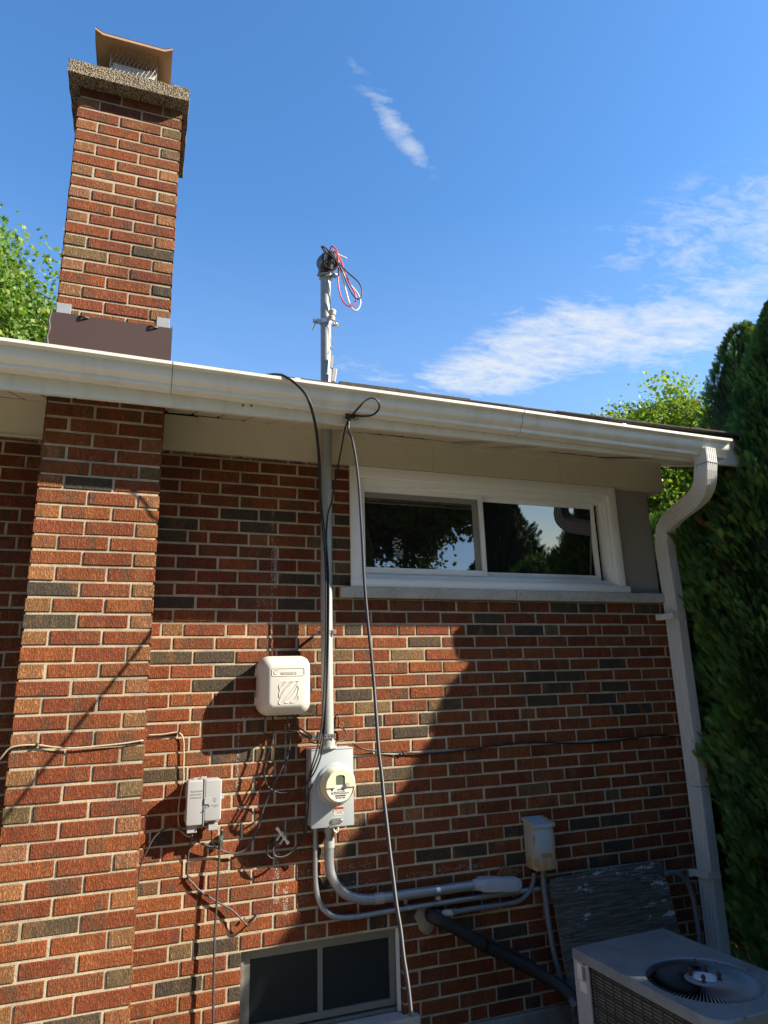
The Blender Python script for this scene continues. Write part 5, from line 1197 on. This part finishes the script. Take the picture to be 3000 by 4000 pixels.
arborvitae(2.86, -.60, GZ+.25, 1.96, .77, 'tall dark arborvitae nearest the camera, brushing the gutter end and downspout', 60000, 2, face=math.radians(215), size=.060, col=(.085, .185, .042), rfun=lambda h: np.minimum(1, (1-h)*3.4)**.5*np.where(h > .60, 1-.46*np.clip((h-.60)/.22, 0, 1), 1.0)*np.where(h > .86, 1-.5*(h-.86)/.14, 1))
arborvitae(3.35, .10, GZ+.2, 2.25, .62, 'second arborvitae with the highest tip, at the right edge behind the nearest one', 9000, 3, face=math.radians(215))
arborvitae(3.3, 1.3, GZ+.2, .95, .80, 'lower arborvitae seen behind the downspout beyond the house corner', 12000, 4, face=math.radians(215), rfun=lambda h: np.minimum(1, (1-h)*4)**.5)
arborvitae(3.5, 2.9, GZ+.2, .75, .85, 'farther low arborvitae seen in the gap right of the taupe corner panel', 7000, 5, face=math.radians(215), rfun=lambda h: np.minimum(1, (1-h)*4)**.5)
arborvitae(3.1, -2.6, GZ+.2, .38, .85, 'lowest arborvitae outside the view at the right, shading the air conditioner', 5000, 7, rfun=lambda h: np.minimum(1, (1-h)*3)**.5)
arborvitae(3.05, -1.55, GZ+.2, 1.02, .62, 'short arborvitae just outside the view at the right, shading the lower wall', 6000, 6, rfun=lambda h: np.minimum(1, (1-h)*2.6)**.55)
# chain-link fence behind them
fc = empty('chain_link_fence', (2.62, 0, GZ), 'chain-link fence in the dark under the arborvitae behind the downspout', 'fence')
m = MB()
for i in range(26):
    y0 = -.3+i*.075
    for s in (-1, 1):
        L_ = 1.2; ya, yb_ = (y0, y0+s*L_*.75)
        m.tube([(2.62, ya, GZ+.02), (2.62, yb_, GZ+.02+L_)], .0018, 4)
m.build('fence_mesh', M_GALVB, fc)
m = MB(); m.tube([(2.62, .15, GZ), (2.62, .15, GZ+1.28)], .024, 10); m.tube([(2.62, 1.75, GZ), (2.62, 1.75, GZ+1.28)], .024, 10); m.build_each('post', M_GALVB, fc, smooth=60)
m = MB(); m.tube([(2.62, -.9, GZ+1.24), (2.62, 2.4, GZ+1.24)], .017, 8); m.build('top_rail', M_GALVB, fc, smooth=60)

MAPLE = [(0, 0, 0), (.42, .12, .05), (.30, .40, 0), (.50, .62, -.06), (.18, .68, .04), (0, 1.0, -.05), (-.18, .68, .04), (-.50, .62, -.06), (-.30, .40, 0), (-.42, .12, .05)]
MF = [(0, 1, 2, 8), (2, 3, 4, 8), (4, 5, 6, 8), (6, 7, 8, 4)]
MF = [(0, 1, 2, 9), (2, 3, 4, 0), (4, 5, 6, 0), (6, 7, 8, 0)]
def decid(x, y, z0, crown_c, crown_r, label, nleaf, leaf, seed, col, squash=1.15, gap=.0, sub=46, name='maple_tree', cat='tree'):
    rng = np.random.default_rng(seed); rr_ = random.Random(seed)
    t = empty(name, (x, y, z0), label, cat)
    cc = np.array(crown_c, float); tr = MB(); tr.tube([(x, y, z0), (x+.1, y, (z0+cc[2])/2), tuple(cc+np.array([0, 0, .2*crown_r]))], .1, 9, radii=[.22, .17, .07]); 
    tips = []
    for i in range(sub):
        d = rng.normal(size=3); d[2] = abs(d[2])*1.0-.35; d /= np.linalg.norm(d); R_ = crown_r*rng.uniform(.55, 1.0)
        e = cc+d*np.array([1, 1, squash])*R_; b0 = cc-np.array([0, 0, crown_r*.55])+np.array([0, 0, rng.uniform(0, crown_r*.6)])
        mid = (b0+e)/2+rng.normal(0, .08*crown_r, 3); tr.tube([tuple(b0), tuple(mid), tuple(e)], .03, 5, radii=[.05, .028, .008], smooth=3)
        tips.append((e, R_))
        for j in range(5):
            e2 = e+rng.normal(0, .20*crown_r, 3); tr.tube([tuple(mid*.4+e*.6), tuple(e2)], .01, 4, radii=[.014, .004]); tips.append((e2, R_))
    tr.build('trunk', M_BARK, t, smooth=60)
    TP = np.array([e for e, _ in tips]); idx = rng.integers(0, len(TP), nleaf)
    P = TP[idx]+rng.normal(0, .085*crown_r, (nleaf, 3))*np.array([1.2, 1.2, .8])
    Nn = rng.normal(size=(nleaf, 3))+np.array([.5, -.4, .8]); V, F = leaves(P, Nn, leaf*rng.uniform(.7, 1.3, nleaf), MAPLE, MF, rng)
    ck = (.7+.6*rng.random(len(TP)))[idx]
    c = np.array(col)*(ck*(.75+.5*rng.random(nleaf)))[:, None]; c[:, 0] *= rng.uniform(.8, 1.4, nleaf)
    fill_mesh('crown', V, F, np.repeat(c, len(MF), axis=0), M_LEAF, t); return t
LG = (.105, .200, .030)
decid(-7.3, 15, GZ, (-6.9, 15, 7.6), 3.4, 'leafy green maple at the left rising behind the chimney', 70000, .13, 21, LG, sub=90)
decid(16.3, 15, GZ, (16.6, 15, 6.0), 3.0, 'bright green maple rising over the roof at the right', 56000, .125, 22, (.145, .240, .035), sub=80)
decid(16.5, 13.2, GZ, (16.4, 13.2, 2.6), 2.3, 'lower green tree seen in the gap between frieze and downspout', 36000, .12, 23, LG, sub=60)
# trees across the yard (what the window panes mirror)
def conifer(x, y, ztop, rad, label, count, seed, size=.14, col=(.022, .045, .014)):
    return arborvitae(x, y, GZ+.3, ztop, rad, label, count, seed, size=size, col=col, rfun=lambda h: np.minimum(1, (1-h)*1.7)**.8)
def yardtree(o):
    o.name = 'conifer_tree'; o['category'] = 'conifer'; o['group'] = 'trees across the yard behind the viewer'
yardtree(conifer(5.9, -9, 2.3, 1.45, 'dark conical conifer across the yard, mirrored in the middle of the window', 8000, 41))
yardtree(conifer(8.95, -9, 2.5, 1.0, 'narrow conifer across the yard, mirrored at the right end of the window', 6000, 42))
yardtree(conifer(2.55, -8, 2.7, .62, 'small conifer across the yard, mirrored at the left edge of the window', 5000, 43))
decid(5.6, -16, GZ, (5.0, -16, 6.4), 4.2, 'big drooping tree far across the yard, mirrored in the top of the window', 110000, .18, 44, (.05, .075, .02), sub=60)
decid(13.2, -16, GZ, (13.0, -16, -.5), 1.3, 'little round tree far across the yard, mirrored between the two conifers', 7000, .2, 45, (.10, .15, .03), sub=30)

for i, (x, y, zt, r) in enumerate(((-7.5, -9.5, 6.5, 2.3), (-3.6, -12, 7.5, 2.6), (.2, -13.5, 8.0, 2.6), (-9.5, -4.5, 5.5, 2.0))):  # unseen conifers added to block sky light and deepen the shade
    yardtree(conifer(x, y, zt, r, ('unseen broad conifer added at the far left of the yard to block sky light', 'unseen tall conifer added behind the viewer, left of the middle, to block sky light', 'unseen tallest conifer added straight across the yard to block sky light', 'unseen conifer added beside the left end of the yard to block sky light')[i], 5000, 60+i, size=.30))
for o in bpy.data.objects:
    if 'wl_' in o: del o['wl_']
